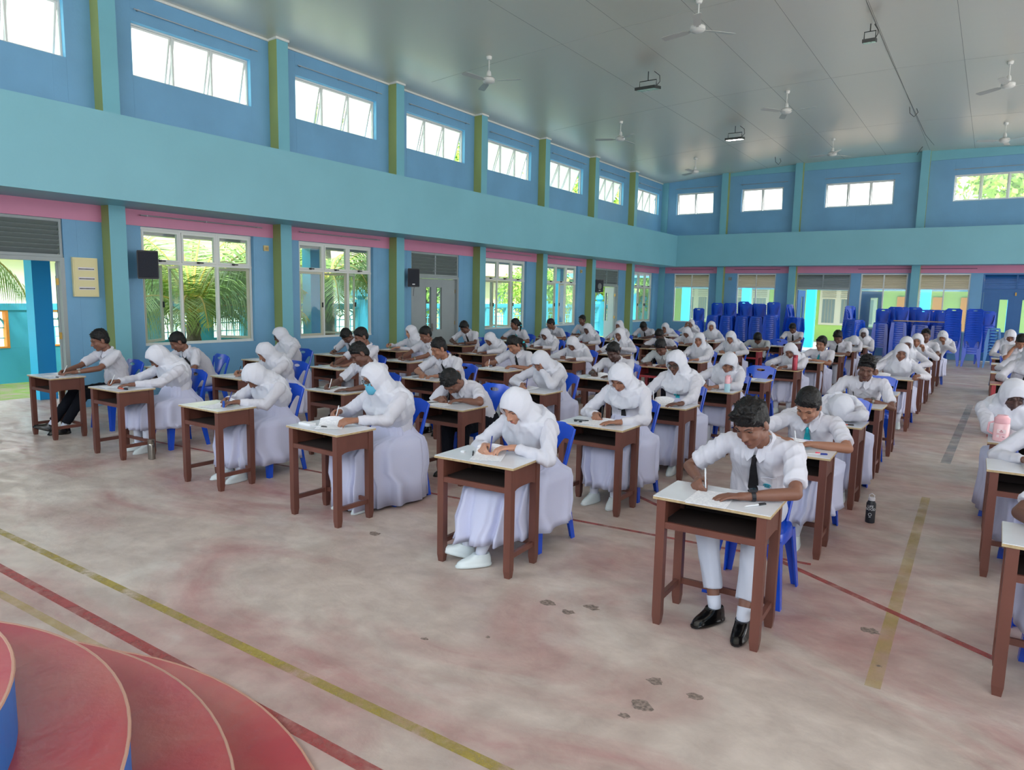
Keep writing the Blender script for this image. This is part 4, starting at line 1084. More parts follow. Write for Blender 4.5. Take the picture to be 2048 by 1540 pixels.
            if hv == 'tall':
                for i in range(14): a = -1+2*i/13; mb.cap_(P(a*0.058, 0.045, 0.092), P(a*0.056-0.006, 0.062+0.006*rr.random(), 0.108+0.014*rr.random()-0.012*a*a), 0.018, 0.009, 7)
        else:
            mb.ell(P(0, -0.09, 0.045), (0.045*g, 0.040*g, 0.045*g), fr, 14, 9)
            sd = p.get('tail', 1)
            for k in (-1, 1): mb.ell(P(k*0.064, -0.020, 0.008), (0.020*g, 0.048*g, 0.045*g), fr, 12, 8); mb.cap_(P(k*0.010, 0.048, 0.092), P(k*0.066, 0.022, 0.045), 0.018*g, 0.014*g, 8)
            if hv == 'tail':
                pts = [P(0, -0.10, 0.03), P(sd*0.05, -0.12, -0.02), P(sd*0.085, -0.10, -0.09), P(sd*0.09, -0.06, -0.17)]
                for a_, b_, r0, r1 in zip(pts, pts[1:], (0.03, 0.032, 0.028), (0.032, 0.028, 0.012)): mb.cap_(a_, b_, r0*g, r1*g, 10)
        hm = remesh(mb, q['hair'], 1); hm.materials.append(M[p.get('hairm', 'hair')]); put('hair', hm, root)
        if hv == 'tail':
            mb = MB(); mb.ell(P(sd*0.07, -0.112, -0.055), (0.034, 0.03, 0.03), fr, 12, 8)
            for a_ in (-1, 1): mb.cap_(P(sd*0.07, -0.112, -0.055), P(sd*0.07+a_*0.03, -0.105, -0.115), 0.012, 0.016, 8)
            mb.obj('ribbon', M['tieteal'], root, smooth=True)
        # collar
        if p.get('q', 2) < 2 or True:
            mb = MB(); nk = N+down*(-0.012); c0 = f-V3(0, 0, 1)*f.z
            for sg in (-1, 1):
                pts = []
                for k in range(7):
                    a = math.radians(8+150*k/6); dv = (fwd*math.cos(a)+lat*sg*math.sin(a)); pts.append(dv)
                up3 = [N-down*(0.024-0.016*math.cos(math.radians(150*k/6)))+pts[k]*(0.063 if k else 0.058) for k in range(7)]
                lo3 = [N+down*(0.012-0.004*k)+pts[k]*(0.094-0.002*k) for k in range(7)]
                lo3[0] = N+down*0.016+fwd*0.096+lat*sg*0.008; lo3[1] = N+down*0.050+fwd*0.116+lat*sg*0.034; lo3[2] = N+down*0.022+pts[2]*0.104
                out = [Vector(a)+(Vector(b)-Vector(a))*0 for a, b in zip(up3, lo3)]
                th = 0.004; vs = []; 
                for a_, b_, dv in zip(up3, lo3, pts): vs += [a_, b_, a_+dv*th+V3(0, 0, th), b_+dv*th+V3(0, 0, 0.002)]
                fs = []
                for k in range(6):
                    o_ = 4*k; fs += [(o_, o_+1, o_+5, o_+4), (o_+2, o_+6, o_+7, o_+3), (o_, o_+4, o_+6, o_+2), (o_+1, o_+3, o_+7, o_+5)]
                fs += [(0, 2, 3, 1), (24, 25, 27, 26)]
                mb.add(vs, fs)
            mb.obj('collar', M[p.get('shirtm', 'cloth')], root)
    # ---- tie, badge, spectacles, mask, watch
    if p.get('tie'):
        tm = M['tieblack' if p['tie'] == 'black' else 'tieteal']; bt2 = bvh_of(*trees) if kind != 'hijab' else bvh_of(*trees)
        t0 = 0.035 if kind != 'hijab' else 0.07+p.get('drop', 0.20); t1 = 0.36 if p['tie'] == 'black' else 0.30
        if kind == 'hijab': t1 = max(t1, t0+0.10)
        mb = MB(); ks = 9; L_ = []; Rr = []
        for k in range(ks+1):
            t = t0+(t1-t0)*k/ks; w = 0.016 if k == 0 else 0.014 if k == 1 else 0.016+0.020*(k-1)/(ks-1)
            if k == ks: w = 0.004
            c_ = N+down*t
            h_ = hit(c_, fwd, 0.008, bt2)
            L_.append(h_-lat*w); Rr.append(h_+lat*w)
        rings = [[a_, b_, b_+fwd*0.006, a_+fwd*0.006] for a_, b_ in zip(L_, Rr)]
        mb.loft(rings)
        if kind != 'hijab': mb.cap_(rings[0][0].lerp(rings[0][1], 0.5)+fwd*0.004, rings[1][0].lerp(rings[1][1], 0.5)+fwd*0.004, 0.015, 0.011, 8)
        mb.obj('tie', tm, root)
    if p.get('badge'):
        c_ = hit(N+down*0.26+lat*0.085, fwd, 0.011); mb = MB()
        R = Matrix((lat, fwd, -down)).transposed()
        mb.tube([c_+lat*0.021*math.cos(a)-down*0.018*math.sin(a) for a in [math.pi*k/10 for k in range(11)]], 0.0035, 6)
        mb.tube([c_+lat*0.012*math.cos(a)-down*0.010*math.sin(a) for a in [2*math.pi*k/12 for k in range(13)]], 0.0028, 6)
        mb.tube([c_-lat*0.004+down*0.008, c_-lat*0.004-down*0.010], 0.0022, 5); mb.tube([c_+lat*0.005+down*0.008, c_+lat*0.005-down*0.010], 0.0022, 5); mb.tube([c_-lat*0.016+down*0.012, c_+lat*0.016+down*0.012], 0.003, 5)
        mb.obj('pocket_badge', mat('teal_embroidery', srgb(30, 140, 160), 0.6), root)
    if p.get('pocket'):
        mb = MB(); T_ = []
        for i in range(5):
            T_.append([hit(N+down*(0.19+0.022*j)+lat*(0.045+0.022*i), fwd, 0.0075) for j in range(6)])
        mb.loft([[a_ for a_ in col]+[a_-fwd*0.003 for a_ in reversed(col)] for col in T_]); mb.obj('pocket', M['cloth'], root)
    if p.get('glasses'):
        mb = MB()
        for k in (-1, 1):
            cpt = P(k*0.031, 0.098, 0.008)
            mb.tube([cpt+s*0.025*math.cos(a)+u*0.021*math.sin(a)-f*0.004*abs(math.cos(a)) for a in [2*math.pi*i/16 for i in range(17)]], 0.0022, 6, cap=False)
            mb.tube([P(k*0.056, 0.092, 0.012), P(k*0.082, 0.05, 0.010), P(k*0.086, -0.01, 0.008)], 0.002, 6)
            mb.loft([[cpt+s*0.024*math.cos(a)+u*0.020*math.sin(a)+f*o_ for a in [2*math.pi*i/16 for i in range(16)]] for o_ in (-0.0005, 0.0005)], 1)
        mb.tube([P(-0.008, 0.100, 0.012), P(0.008, 0.100, 0.012)], 0.002, 6)
        mb.obj('spectacles', [M['blackp'], GLASSE], root, smooth=True)
    if p.get('mask'):
        mb = MB(); rings = []
        for j in range(9):
            c = -0.004-0.105*j/8; ring = []
            wdt = 0.072*math.sin(math.pi*(0.28+0.5*j/8))
            for i in range(15):
                a = -1+2*i/14; x = a*wdt
                ring.append(P(x, 0.110-0.060*a*a-0.004*((j-3)/3)**2-(0.016 if j == 8 else 0), c))
            rings.append(ring)
        mb.loft([r_+[x-f*0.004 for x in reversed(r_)] for r_ in rings]); mb.obj('face_mask', M['mask'], root, smooth=True)
    if p.get('watch'):
        k = p['watch']-1; S, E_, W, F, T, Nn, mode = arms[k]; wa = W+(E_-W)*0.16; t = (W-E_).normalized()
        nn = (V3(0, 0, 1)-t*t.z).normalized(); b_ = t.cross(nn); mb = MB(); rings = []
        for w_ in (-0.011, -0.010, 0.010, 0.011):
            r0 = 0.031 if abs(w_) < 0.0105 else 0.029
            rings.append([wa+t*w_+nn*r0*math.cos(a)*0.94+b_*r0*math.sin(a) for a in [2*math.pi*i/20 for i in range(20)]])
        mb.loft(rings); R = Matrix((t, b_, nn)).transposed(); mb.box(-0.020, 0.020, -0.017, 0.017, 0.026, 0.040, 0, R=R, o=wa); mb.box(-0.016, 0.016, -0.013, 0.013, 0.040, 0.0415, 1, R=R, o=wa)
        mb.obj('wrist_watch', [M[p.get('watchm', 'blackp')], mat('watch_face_glass', srgb(40, 60, 70), 0.1)], root)
    # ---- pen held in the writing hand: a thing of its own
    for k in (0, 1):
        S, E_, W, F, T, Nn, mode = arms[k]
        if mode == 'write' or (mode == 'hold' and p.get('penhold') and k == 1):
            tip, dv = p['_tips'][k][0]; g_ = tip+V3(0, 0, 0.0)-F*0.004
            dirp = (V3(-0.25 if k == 0 else 0.25, 0.55, 0.85)).normalized() if mode == 'write' else Vector(p['penhold']).normalized()
            lo = g_-dirp*max(0.012, min(0.05, (g_.z-0.7555)/max(0.3, dirp.z))) if mode == 'write' else g_-dirp*0.03
            hi = lo+dirp*0.145; pm = M[p.get('pen', 'penblack')]
            mb = MB(); mb.tube([lo, lo+dirp*0.012, lo+dirp*0.014, hi-dirp*0.03, hi-dirp*0.028, hi], [0.0008, 0.0028, 0.0042, 0.0042, 0.0050, 0.0046], 8)
            o = mb.obj('pen', pm, None, smooth=True); tag(o, ('pen' if mode == 'write' else 'pen pointed sideways')+(' in right hand' if k == 0 else ' in left hand')+' of the '+p['short'], 'pen', 'pens in writing hands')
    return root
# ---------------------------------------------------------------- the candidates, desk by desk
CN = {0: 'aisle column', 1: 'fifth column from windows', 2: 'fourth column from windows', 3: 'third column from windows', 4: 'second column from windows', 5: 'window-side column', 6: 'column right of aisle'}
CX = {0: -1.165, 1: -2.745, 2: -4.365, 3: -5.98, 4: -7.84, 5: -9.45, 6: 0.37}
HJ = 'white headscarf'; BT = 'black tie'
# (column, row, near edge of the desk, desk kind, head or None, look, dict of the rest)
SEATS = [
 (0, 1, 3.58, 'white', (-1.08, 4.02, 1.135), BT+' with black smartwatch', dict(X=-1.16, kind='boy', q=0, yaw=14, pitch=34, roll=4, hands=[(-0.17, 0.30), (0.09, 0.17)], modes=('write', 'flat'), skin=2, tie='black', badge=1, pocket=1, watch=2, lower='white', hair='tall', hairvol=1.04, knees=((-0.14, 0.50), (0.13, 0.50)), ankles=((-0.04, 0.60, 0.10, -22), (0.14, 0.66, 0.10, 4)), cuff=0.22, pen='penwhite', turn=6, py=0.84)),
 (1, 1, 3.57, 'white', (-2.68, 4.00, 1.07), HJ+', blue badge, holding curled paper', dict(X=-2.745, kind='hijab', q=0, yaw=12, pitch=36, roll=-3, pdx=-0.01, hands=[(-0.09, 0.25), (0.08, 0.29, 0.80)], modes=('write', 'rest'), skin=0, knees=((-0.10, 0.50), (0.10, 0.50)), ankles=((-0.13, 0.62, 0.11, -50, 0.25), (0.02, 0.66, 0.10, -35)), badge=1, hem=0.17, pen='penblue', py=0.77)),
 (2, 1, 3.60, 'white', (-4.36, 4.30, 1.10), 'white headscarf, glasses and blue face mask', dict(kind='hijab', q=0, yaw=18, pitch=22, hands=[(-0.22, 0.44, 0.81), (0.13, 0.28, 0.80)], modes=('write', 'hold'), skin=1, mask=1, glasses=1, wide=1.16, knees=((-0.10, 0.48), (0.10, 0.48)), hem=0.025, flare=1.06, pen='penwhite', drop=0.26)),
 (3, 1, 3.63, 'white', (-6.00, 4.27, 0.99), HJ+' bent low beside blue glue stick', dict(kind='hijab', q=0, yaw=6, pitch=52, hands=[(-0.02, 0.29), (0.15, 0.25)], modes=('write', 'rest'), skin=2, hem=0.14, drop=0.22, py=0.80, knees=((-0.11, 0.40), (0.10, 0.40)), pen='penblue')),
 (4, 1, 3.68, 'white', (-7.84, 4.31, 1.06), HJ+', arms stretched forward beside thermos', dict(kind='hijab', q=0, yaw=18, pitch=40, hands=[(-0.24, 0.22), (0.12, 0.20)], modes=('write', 'rest'), skin=2, glasses=1, hem=0.26, py=0.84, knees=((-0.11, 0.42), (0.10, 0.42)), pen='penwhite')),
 (5, 1, 3.70, 'white', (-9.47, 4.44, 1.155), 'white short-sleeved shirt without tie and black trousers', dict(kind='boy', q=0, yaw=10, pitch=22, hands=[(0.00, 0.26), (0.13, 0.30)], modes=('write', 'rest'), skin=2, lower='black', hair='short', watch=2, watchm='steel', knees=((-0.12, 0.48), (0.10, 0.46)), ankles=((-0.16, 0.74, 0.12, -25, 0.35), (-0.02, 0.66, 0.10, -10)), pen='penwhite', py=0.92)),
 (0, 2, 5.19, 'white', (-1.10, 5.64, 1.045), 'white short-sleeved blouse, teal tie and tied hair', dict(kind='girl', q=0, yaw=10, pitch=40, roll=-6, hands=[(-0.04, 0.25), (0.10, 0.22)], modes=('write', 'rest'), skin=1, tie='teal', hair='bun', lower='skirt', hem=0.22, knees=((-0.14, 0.46), (0.10, 0.46)), ankles=((-0.18, 0.60, 0.10, -20), (0.05, 0.5)), pen='penwhite')),
 (1, 2, 5.20, 'white', (-2.70, 5.70, 1.12), HJ+' and black tie, both hands low', dict(kind='hijab', q=0, yaw=4, pitch=38, hands=[(-0.11, 0.32), (0.15, 0.16)], modes=('write', 'flat'), skin=1, tie='black', drop=0.04, hem=0.16)),
 (2, 2, 5.13, 'white', (-4.42, 5.42, 0.965), BT+', forehead almost on the desk', dict(kind='boy', q=0, yaw=4, pitch=68, hands=[(-0.16, 0.24), (0.04, 0.26)], modes=('write', 'rest'), skin=2, hair='short', lower='black', eye=0.2)),
 (3, 2, 5.12, 'white', (-5.97, 5.64, 1.125), 'white short-sleeved shirt and dark tie, head tilted', dict(kind='boy', q=0, yaw=24, pitch=38, roll=14, hands=[(-0.12, 0.15), (0.20, 0.12)], modes=('write', 'flat'), skin=3, tie='black', lower='white', hair='short', pen='penwhite')),
 (4, 2, 5.14, 'white', (-7.80, 5.72, 1.03), HJ+' behind the bent-over girl', dict(kind='hijab', q=1, yaw=14, pitch=34, skin=1, hem=0.2)),
 (5, 2, 5.15, 'white', (-9.45, 5.48, 1.09), BT+', leaning far forward near loudspeaker', dict(kind='boy', q=1, yaw=22, pitch=36, hands=[(-0.05, 0.10), (0.12, 0.16)], skin=2, tie='black', lower='white')),
 (0, 3, 6.68, 'white', (-1.07, 6.93, 0.875), 'white headscarf, face down asleep on the desk', dict(kind='hijab', q=0, yaw=-20, pitch=80, hands=[(-0.12, 0.16, 0.785), (0.02, 0.2, 0.785)], modes=('rest', 'rest'), facedown=1, skin=1, drop=0.12)),
 (1, 3, 6.64, 'white', (-2.77, 7.22, 1.145), HJ+', spectacles and teal tie', dict(kind='hijab', q=0, yaw=10, pitch=22, hands=[(-0.19, 0.24), (0.18, 0.10)], modes=('write', 'flat'), skin=3, tie='teal', glasses=1, wide=1.12, drop=0.07, hem=0.10, pen='penwhite')),
 (2, 3, 6.60, 'white', (-4.37, 7.02, 1.065), HJ+', left hand held against the forehead', dict(kind='hijab', q=0, yaw=6, pitch=44, hands=[(-0.14, 0.22), (0.02, 0.36, 1.03, (-0.25, -0.1, 1.0), (0.5, 0.6, 0.1))], modes=('write', 'rest'), skin=1, pen='penblue', hem=0.1)),
 (3, 3, 6.65, 'white', (-5.98, 7.05, 1.12), BT+' and big grey wristwatch', dict(kind='boy', q=0, yaw=26, pitch=28, hands=[(-0.06, 0.15), (0.12, 0.14)], modes=('rest', 'rest'), skin=1, tie='black', watch=2, lower='black', eye=0.4)),
 (4, 3, 6.72, 'white', (-7.75, 7.35, 1.175), 'white shirt, half hidden behind a tilted head', dict(kind='boy', q=1, yaw=20, pitch=26, skin=2, lower='white')),
 (5, 3, 6.70, 'white', (-9.45, 7.22, 1.12), HJ+' sitting upright, teal tie', dict(kind='hijab', q=1, yaw=30, pitch=24, skin=3, tie='teal', glasses=1, hem=0.12, drop=0.08)),
 (0, 4, 8.03, 'white', (-1.09, 8.50, 1.115), 'open-collared white shirt and steel wristwatch', dict(kind='boy', q=0, yaw=-4, pitch=24, roll=-8, hands=[(-0.07, 0.26), (0.10, 0.30)], modes=('write', 'rest'), skin=3, lower='black', hair='tall', watch=2, watchm='steel', ankles=((0.0, 0.5), (0.16, 0.95, 0.10, 14)), knees=((-0.1, 0.44), (0.14, 0.55)))),
 (1, 4, 8.16, 'white', (-2.64, 8.62, 1.06), HJ+', head tilted behind pink-aqua bottle', dict(kind='hijab', q=1, yaw=-14, pitch=40, roll=-16, hands=[(-0.08, 0.10), (0.04, 0.12)], modes=('write', 'rest'), skin=1, tie='black', drop=0.05, hem=0.30)),
 (2, 4, 8.28, 'white', (-4.35, 8.90, 1.07), 'open-collared white shirt, behind the black-tie headscarf girl', dict(kind='boy', q=1, yaw=8, pitch=32, hands=[(-0.10, 0.26), (0.16, 0.22)], skin=4, lower='black')),
 (3, 4, 8.20, 'white', (-5.98, 8.80, 1.085), 'white blouse, black tie, ponytail with teal ribbon', dict(kind='girl', q=1, yaw=6, pitch=38, roll=8, hands=[(-0.24, 0.26, 0.82), (0.14, 0.34)], modes=('write', 'rest'), skin=1, tie='black', badge=1, hair='tail', tail=1, hem=0.2, pen='penwhite')),
 (4, 4, 8.15, 'white', (-7.80, 8.85, 1.15), 'white shirt and steel watch, behind watch-wearing boy', dict(kind='boy', q=1, yaw=20, pitch=30, skin=2, watch=2, watchm='steel', lower='white')),
 (5, 4, 8.12, 'white', (-9.45, 8.62, 1.06), BT+', head bowed beside window', dict(kind='boy', q=1, yaw=-4, pitch=58, skin=3, tie='black', lower='black')),
 (0, 5, 9.34, 'white', None, '', dict(chair=1)),
 (1, 5, 9.60, 'white', None, '', dict(chair=1)),
 (2, 5, 10.40, 'red', (-4.42, 10.78, 1.04), 'open-collared grey-white shirt at red-brown desk', dict(kind='boy', q=1, yaw=4, pitch=44, hands=[(-0.16, 0.14), (0.10, 0.12)], skin=3, shirtm='clothgrey', lower='black')),
 (3, 5, 10.20, 'brown', (-5.98, 10.64, 1.02), HJ+', looking down behind forehead-holding girl', dict(kind='hijab', q=1, yaw=2, pitch=42, skin=2, hem=0.12)),
 (4, 5, 10.15, 'brown', (-7.80, 10.70, 1.0), 'white headscarf end hanging over the face', dict(kind='hijab', q=1, yaw=6, pitch=36, skin=2, hem=0.2)),
 (5, 5, 9.60, 'brown', (-9.40, 10.25, 1.075), HJ+', holding up a black pen', dict(kind='hijab', q=1, yaw=24, pitch=12, skin=0, hands=[(-0.22, 0.28, 0.83), (-0.02, 0.30)], modes=('write', 'rest'), hem=0.2, eye=0.6)),
 (0, 6, 11.35, 'tan', (-1.07, 11.83, 1.10), HJ+', lifting a page with right hand', dict(kind='hijab', q=1, yaw=-8, pitch=18, roll=-6, hands=[(-0.20, 0.10, 0.84), (0.36, 0.14, 0.80)], modes=('hold', 'hold'), skin=2, eye=0.6, penhold=(0.9, -0.2, 0.3), pen='penwhite', hem=0.22)),
 (1, 6, 11.50, 'brown', (-2.67, 12.00, 1.02), HJ+' with arms folded beside red bottle', dict(kind='hijab', q=1, yaw=6, pitch=30, roll=8, skin=2, eye=0.45, hands=[(-0.10, 0.10), (0.06, 0.10)], modes=('rest', 'rest'), hem=0.2)),
 (2, 6, 11.70, 'white', (-4.36, 12.42, 1.095), HJ+' facing straight ahead over papers', dict(kind='hijab', q=1, yaw=-6, pitch=12, skin=1, eye=0.6, hem=0.2, wide=1.05)),
 (3, 6, 12.00, 'brown', (-5.98, 12.50, 1.11), HJ+', left hand near chin, turned sideways', dict(kind='hijab', q=1, yaw=6, pitch=16, skin=2, hands=[(-0.28, 0.16), (0.10, 0.22, 0.86)], modes=('rest', 'rest'), eye=0.6)),
 (4, 6, 12.10, 'brown', (-7.80, 12.68, 1.02), HJ+' with dark red wristband', dict(kind='hijab', q=1, yaw=2, pitch=30, skin=3)),
 (5, 6, 11.60, 'brown', (-9.47, 12.02, 1.12), BT+', bowed in front of grey double door', dict(kind='boy', q=1, yaw=6, pitch=44, hands=[(-0.10, 0.2), (0.06, 0.2)], modes=('rest', 'rest'), skin=3, tie='black', watch=2, lower='black')),
 (0, 7, 13.30, 'white', (-1.18, 13.78, 1.13), HJ+', face half hidden by the girl ahead', dict(kind='hijab', q=1, yaw=-10, pitch=16, skin=3, eye=0.6)),
 (1, 7, 13.30, 'tan', (-2.55, 13.80, 1.065), 'white blouse and teal tie, head tilted', dict(kind='girl', q=1, yaw=16, pitch=18, roll=-10, tie='teal', hair='bun', skin=1, eye=0.5)),
 (2, 7, 13.80, 'white', (-4.36, 14.30, 1.065), HJ+' writing in front of stacked chairs', dict(kind='hijab', q=2, yaw=2, pitch=28, skin=1)),
 (3, 7, 14.10, 'brown', (-5.99, 14.50, 1.02), 'plain white shirt, head bowed, bare forearms', dict(kind='boy', q=2, yaw=10, pitch=44, skin=4)),
 (4, 7, 14.10, 'brown', (-7.82, 14.60, 1.08), HJ+' with pleated neck folds, black watch', dict(kind='hijab', q=2, yaw=8, pitch=24, skin=3, watch=2)),
 (5, 7, 13.60, 'white', (-9.47, 13.97, 1.145), 'white blouse, teal tie and braid, sitting upright', dict(kind='girl', q=2, yaw=34, pitch=12, tie='teal', hair='tail', tail=1, skin=2, eye=0.6)),
 (0, 8, 14.80, 'tan', (-1.13, 15.28, 1.13), HJ+', cheek resting on left hand', dict(kind='hijab', q=2, yaw=8, pitch=12, skin=1, eye=0.6, hands=[(-0.1, 0.2), (0.14, 0.30, 1.02, (-0.2, -0.1, 1.0), (0.5, 0.6, 0.1))], modes=('rest', 'fist'))),
 (1, 8, 15.40, 'white', (-2.62, 15.88, 1.10), BT+', bowed before bright doorway', dict(kind='boy', q=2, yaw=8, pitch=40, tie='black', skin=3, lower='white')),
 (2, 8, 15.30, 'red', (-4.22, 15.78, 0.99), 'grey-white shirt, hunched over at red desk', dict(kind='boy', q=2, yaw=-6, pitch=62, shirtm='clothgrey', skin=3, lower='black')),
 (3, 8, 15.80, 'brown', (-5.99, 16.18, 1.03), HJ+', writing near chair stacks, dark watch', dict(kind='hijab', q=2, yaw=2, pitch=38, skin=2)),
 (4, 8, 15.65, 'brown', (-7.80, 16.25, 1.115), HJ+', looking sideways near last window', dict(kind='hijab', q=2, yaw=10, pitch=10, skin=2, eye=0.6)),
 (5, 8, 15.35, 'white', (-9.52, 15.72, 1.105), 'white shirt, black hair, facing away to windows', dict(kind='boy', q=2, yaw=40, pitch=30, skin=2)),
 (0, 9, 16.45, 'white', (-1.12, 17.05, 1.165), 'white open shirt, curly black hair, sitting upright', dict(kind='boy', q=2, yaw=0, pitch=10, skin=3, hair='tall', eye=0.6, lower='black')),
 (1, 9, 17.00, 'white', (-2.52, 17.32, 0.96), 'white headscarf, head laid sideways on the desk', dict(kind='hijab', q=2, yaw=-30, pitch=74, facedown=1, skin=1, modes=('rest', 'rest'), hands=[(-0.1, 0.15, 0.785), (0.06, 0.15, 0.785)])),
 (2, 9, 17.30, 'white', None, '', dict(chair=1)),
 (3, 9, 17.40, 'white', (-5.98, 17.92, 1.13), HJ+' and teal tie, facing front', dict(kind='hijab', q=2, yaw=-8, pitch=6, skin=1, tie='teal', eye=0.6, drop=0.06)),
 (4, 9, 17.30, 'brown', (-7.82, 17.80, 1.05), BT+' near room corner, bowed low', dict(kind='boy', q=2, yaw=4, pitch=56, tie='black', skin=4, lower='black')),
 (5, 9, 17.00, 'red', (-9.50, 17.38, 1.18), 'white shirt with rolled paper, sitting upright by open door', dict(kind='boy', q=2, yaw=14, pitch=8, skin=3, eye=0.6)),
 (0, 10, 18.10, 'white', (-0.88, 18.48, 1.10), HJ+', head in hand behind pale tumbler', dict(kind='hijab', q=2, yaw=6, pitch=36, skin=1, hands=[(0.02, 0.12), (0.30, 0.25, 1.0, (-0.2, -0.1, 1.0), (0.5, 0.6, 0.1))], modes=('rest', 'fist'), hem=0.2)),
 (1, 10, 18.70, 'white', (-2.58, 19.18, 1.06), HJ+' behind a yellow bottle', dict(kind='hijab', q=2, yaw=4, pitch=10, skin=4, eye=0.6)),
 (2, 10, 19.00, 'white', (-4.36, 19.62, 1.10), BT+', bowed in front of open doorway', dict(kind='boy', q=2, yaw=4, pitch=40, tie='black', skin=3)),
 (4, 10, 19.10, 'white', (-7.86, 19.45, 0.985), HJ+', chin resting on hand in corner', dict(kind='hijab', q=2, yaw=10, pitch=20, skin=2, eye=0.5, hands=[(-0.02, 0.26, 0.88, (0.1, -0.1, 1.0), (0, -1, 0.1)), (0.12, 0.1)], modes=('fist', 'rest'))),
 (4, 11, 20.60, 'white', (-7.74, 21.25, 1.055), HJ+', both hands covering the face', dict(kind='hijab', q=2, yaw=0, pitch=26, skin=2, hands=[(0.02, 0.40, 1.02, (0.35, -0.1, 1.0), (0, -1, 0.1)), (0.16, 0.40, 1.02, (-0.35, -0.1, 1.0), (0, -1, 0.1))], modes=('rest', 'rest'))),
 (6, 1, 3.85, 'white', (0.56, 4.35, 1.12), 'white short sleeves, bare forearm on desk', dict(X=0.445, kind='boy', q=1, skin=3, hands=[(-0.12, 0.16), (0.1, 0.2)], modes=('rest', 'rest'), lower='skirt', hem=0.2)),
 (6, 2, 5.57, 'white', (0.50, 6.02, 1.10), HJ+', only left arm and desk showing', dict(kind='hijab', q=1, skin=2, hands=[(-0.08, 0.24), (0.12, 0.2)], modes=('rest', 'rest'))),
 (6, 3, 6.70, 'white', (0.20, 7.15, 1.095), HJ+' bowed behind pink bottle', dict(kind='hijab', q=0, yaw=-16, pitch=36, roll=0, skin=4, hands=[(-0.05, 0.14), (0.10, 0.2)], modes=('rest', 'rest'), hem=0.08, drop=0.24)),
 (6, 4, 8.50, 'white', (0.46, 8.98, 1.12), 'white short-sleeved shirt, elbow on desk edge', dict(kind='boy', q=1, skin=3, yaw=-6, pitch=34, hands=[(0.0, 0.2), (0.1, 0.2)], modes=('rest', 'rest'))),
 (6, 5, 11.70, 'red', (0.50, 12.2, 1.14), HJ+' and black tie, partly hidden', dict(kind='hijab', q=1, skin=2, tie='black', drop=0.05, hands=[(-0.1, 0.15), (0.1, 0.2)], modes=('rest', 'rest'))),
 (6, 6, 13.6, 'white', (0.56, 14.1, 1.12), HJ+' mostly hidden near right frame edge', dict(kind='hijab', q=2, skin=2)),
 (6, 7, 15.60, 'tan', (0.48, 15.98, 1.165), 'white shirt, elbow up, hand behind the neck', dict(kind='boy', q=1, skin=1, yaw=-10, pitch=46, hands=[(0.04, 0.44, 1.08, (0.6, 0.4, 0.7), (-1, -0.4, 0.3)), (0.2, 0.2)], modes=('rest', 'rest'))),
 (6, 8, 17.2, 'white', (0.34, 17.7, 1.20), HJ+' behind the boy with raised elbow', dict(kind='hijab', q=2, skin=2)),
]
DG = 'school desks in the exam rows'; CG = 'blue chairs at the exam desks'; PG = 'exam candidates'
DN = dict(white='with white top', brown='with brown top', red='painted reddish brown', tan='with tan side panel')
PAP = MB()
def paper_mesh(name, w, h, curl, bend_at, seed, lines=True, n=14, th=0.0014):
    """a few sheets, corner curled up; slot 1 is printed lines"""
    rng = random.Random(seed); mb = MB(); g_ = []
    for i in range(n+1):
        row = []
        for j in range(n+1):
            x, y = -w/2+w*i/n, -h/2+h*j/n; t = max(0, (j/n-bend_at)/(1-bend_at)) if curl > 0 else 0
            z = curl*t*t*(0.55+0.45*math.sin(math.pi*i/n*0.8+0.3)); row.append((x, y-0.35*curl*t*t, z+0.0008))
        g_.append(row)
    N_ = (n+1)*(n+1); vs = [p for r in g_ for p in r]+[(x, y, z+th) for r in g_ for x, y, z in r]; fs = []; ms = []
    ix = lambda i, j: i*(n+1)+j
    for i in range(n):
        for j in range(n):
            fs.append((ix(i, j), ix(i, j+1), ix(i+1, j+1), ix(i+1, j))); fs.append(tuple(N_+k for k in (ix(i, j), ix(i+1, j), ix(i+1, j+1), ix(i, j+1))))
    for k in range(n):
        for a, b in ((ix(k, 0), ix(k+1, 0)), (ix(k+1, n), ix(k, n)), (ix(n, k), ix(n, k+1)), (ix(0, k+1), ix(0, k))): fs.append((a, b, N_+b, N_+a))
    mb.add(vs, fs); return mb.mesh(name, [M['printed']], smooth=False)
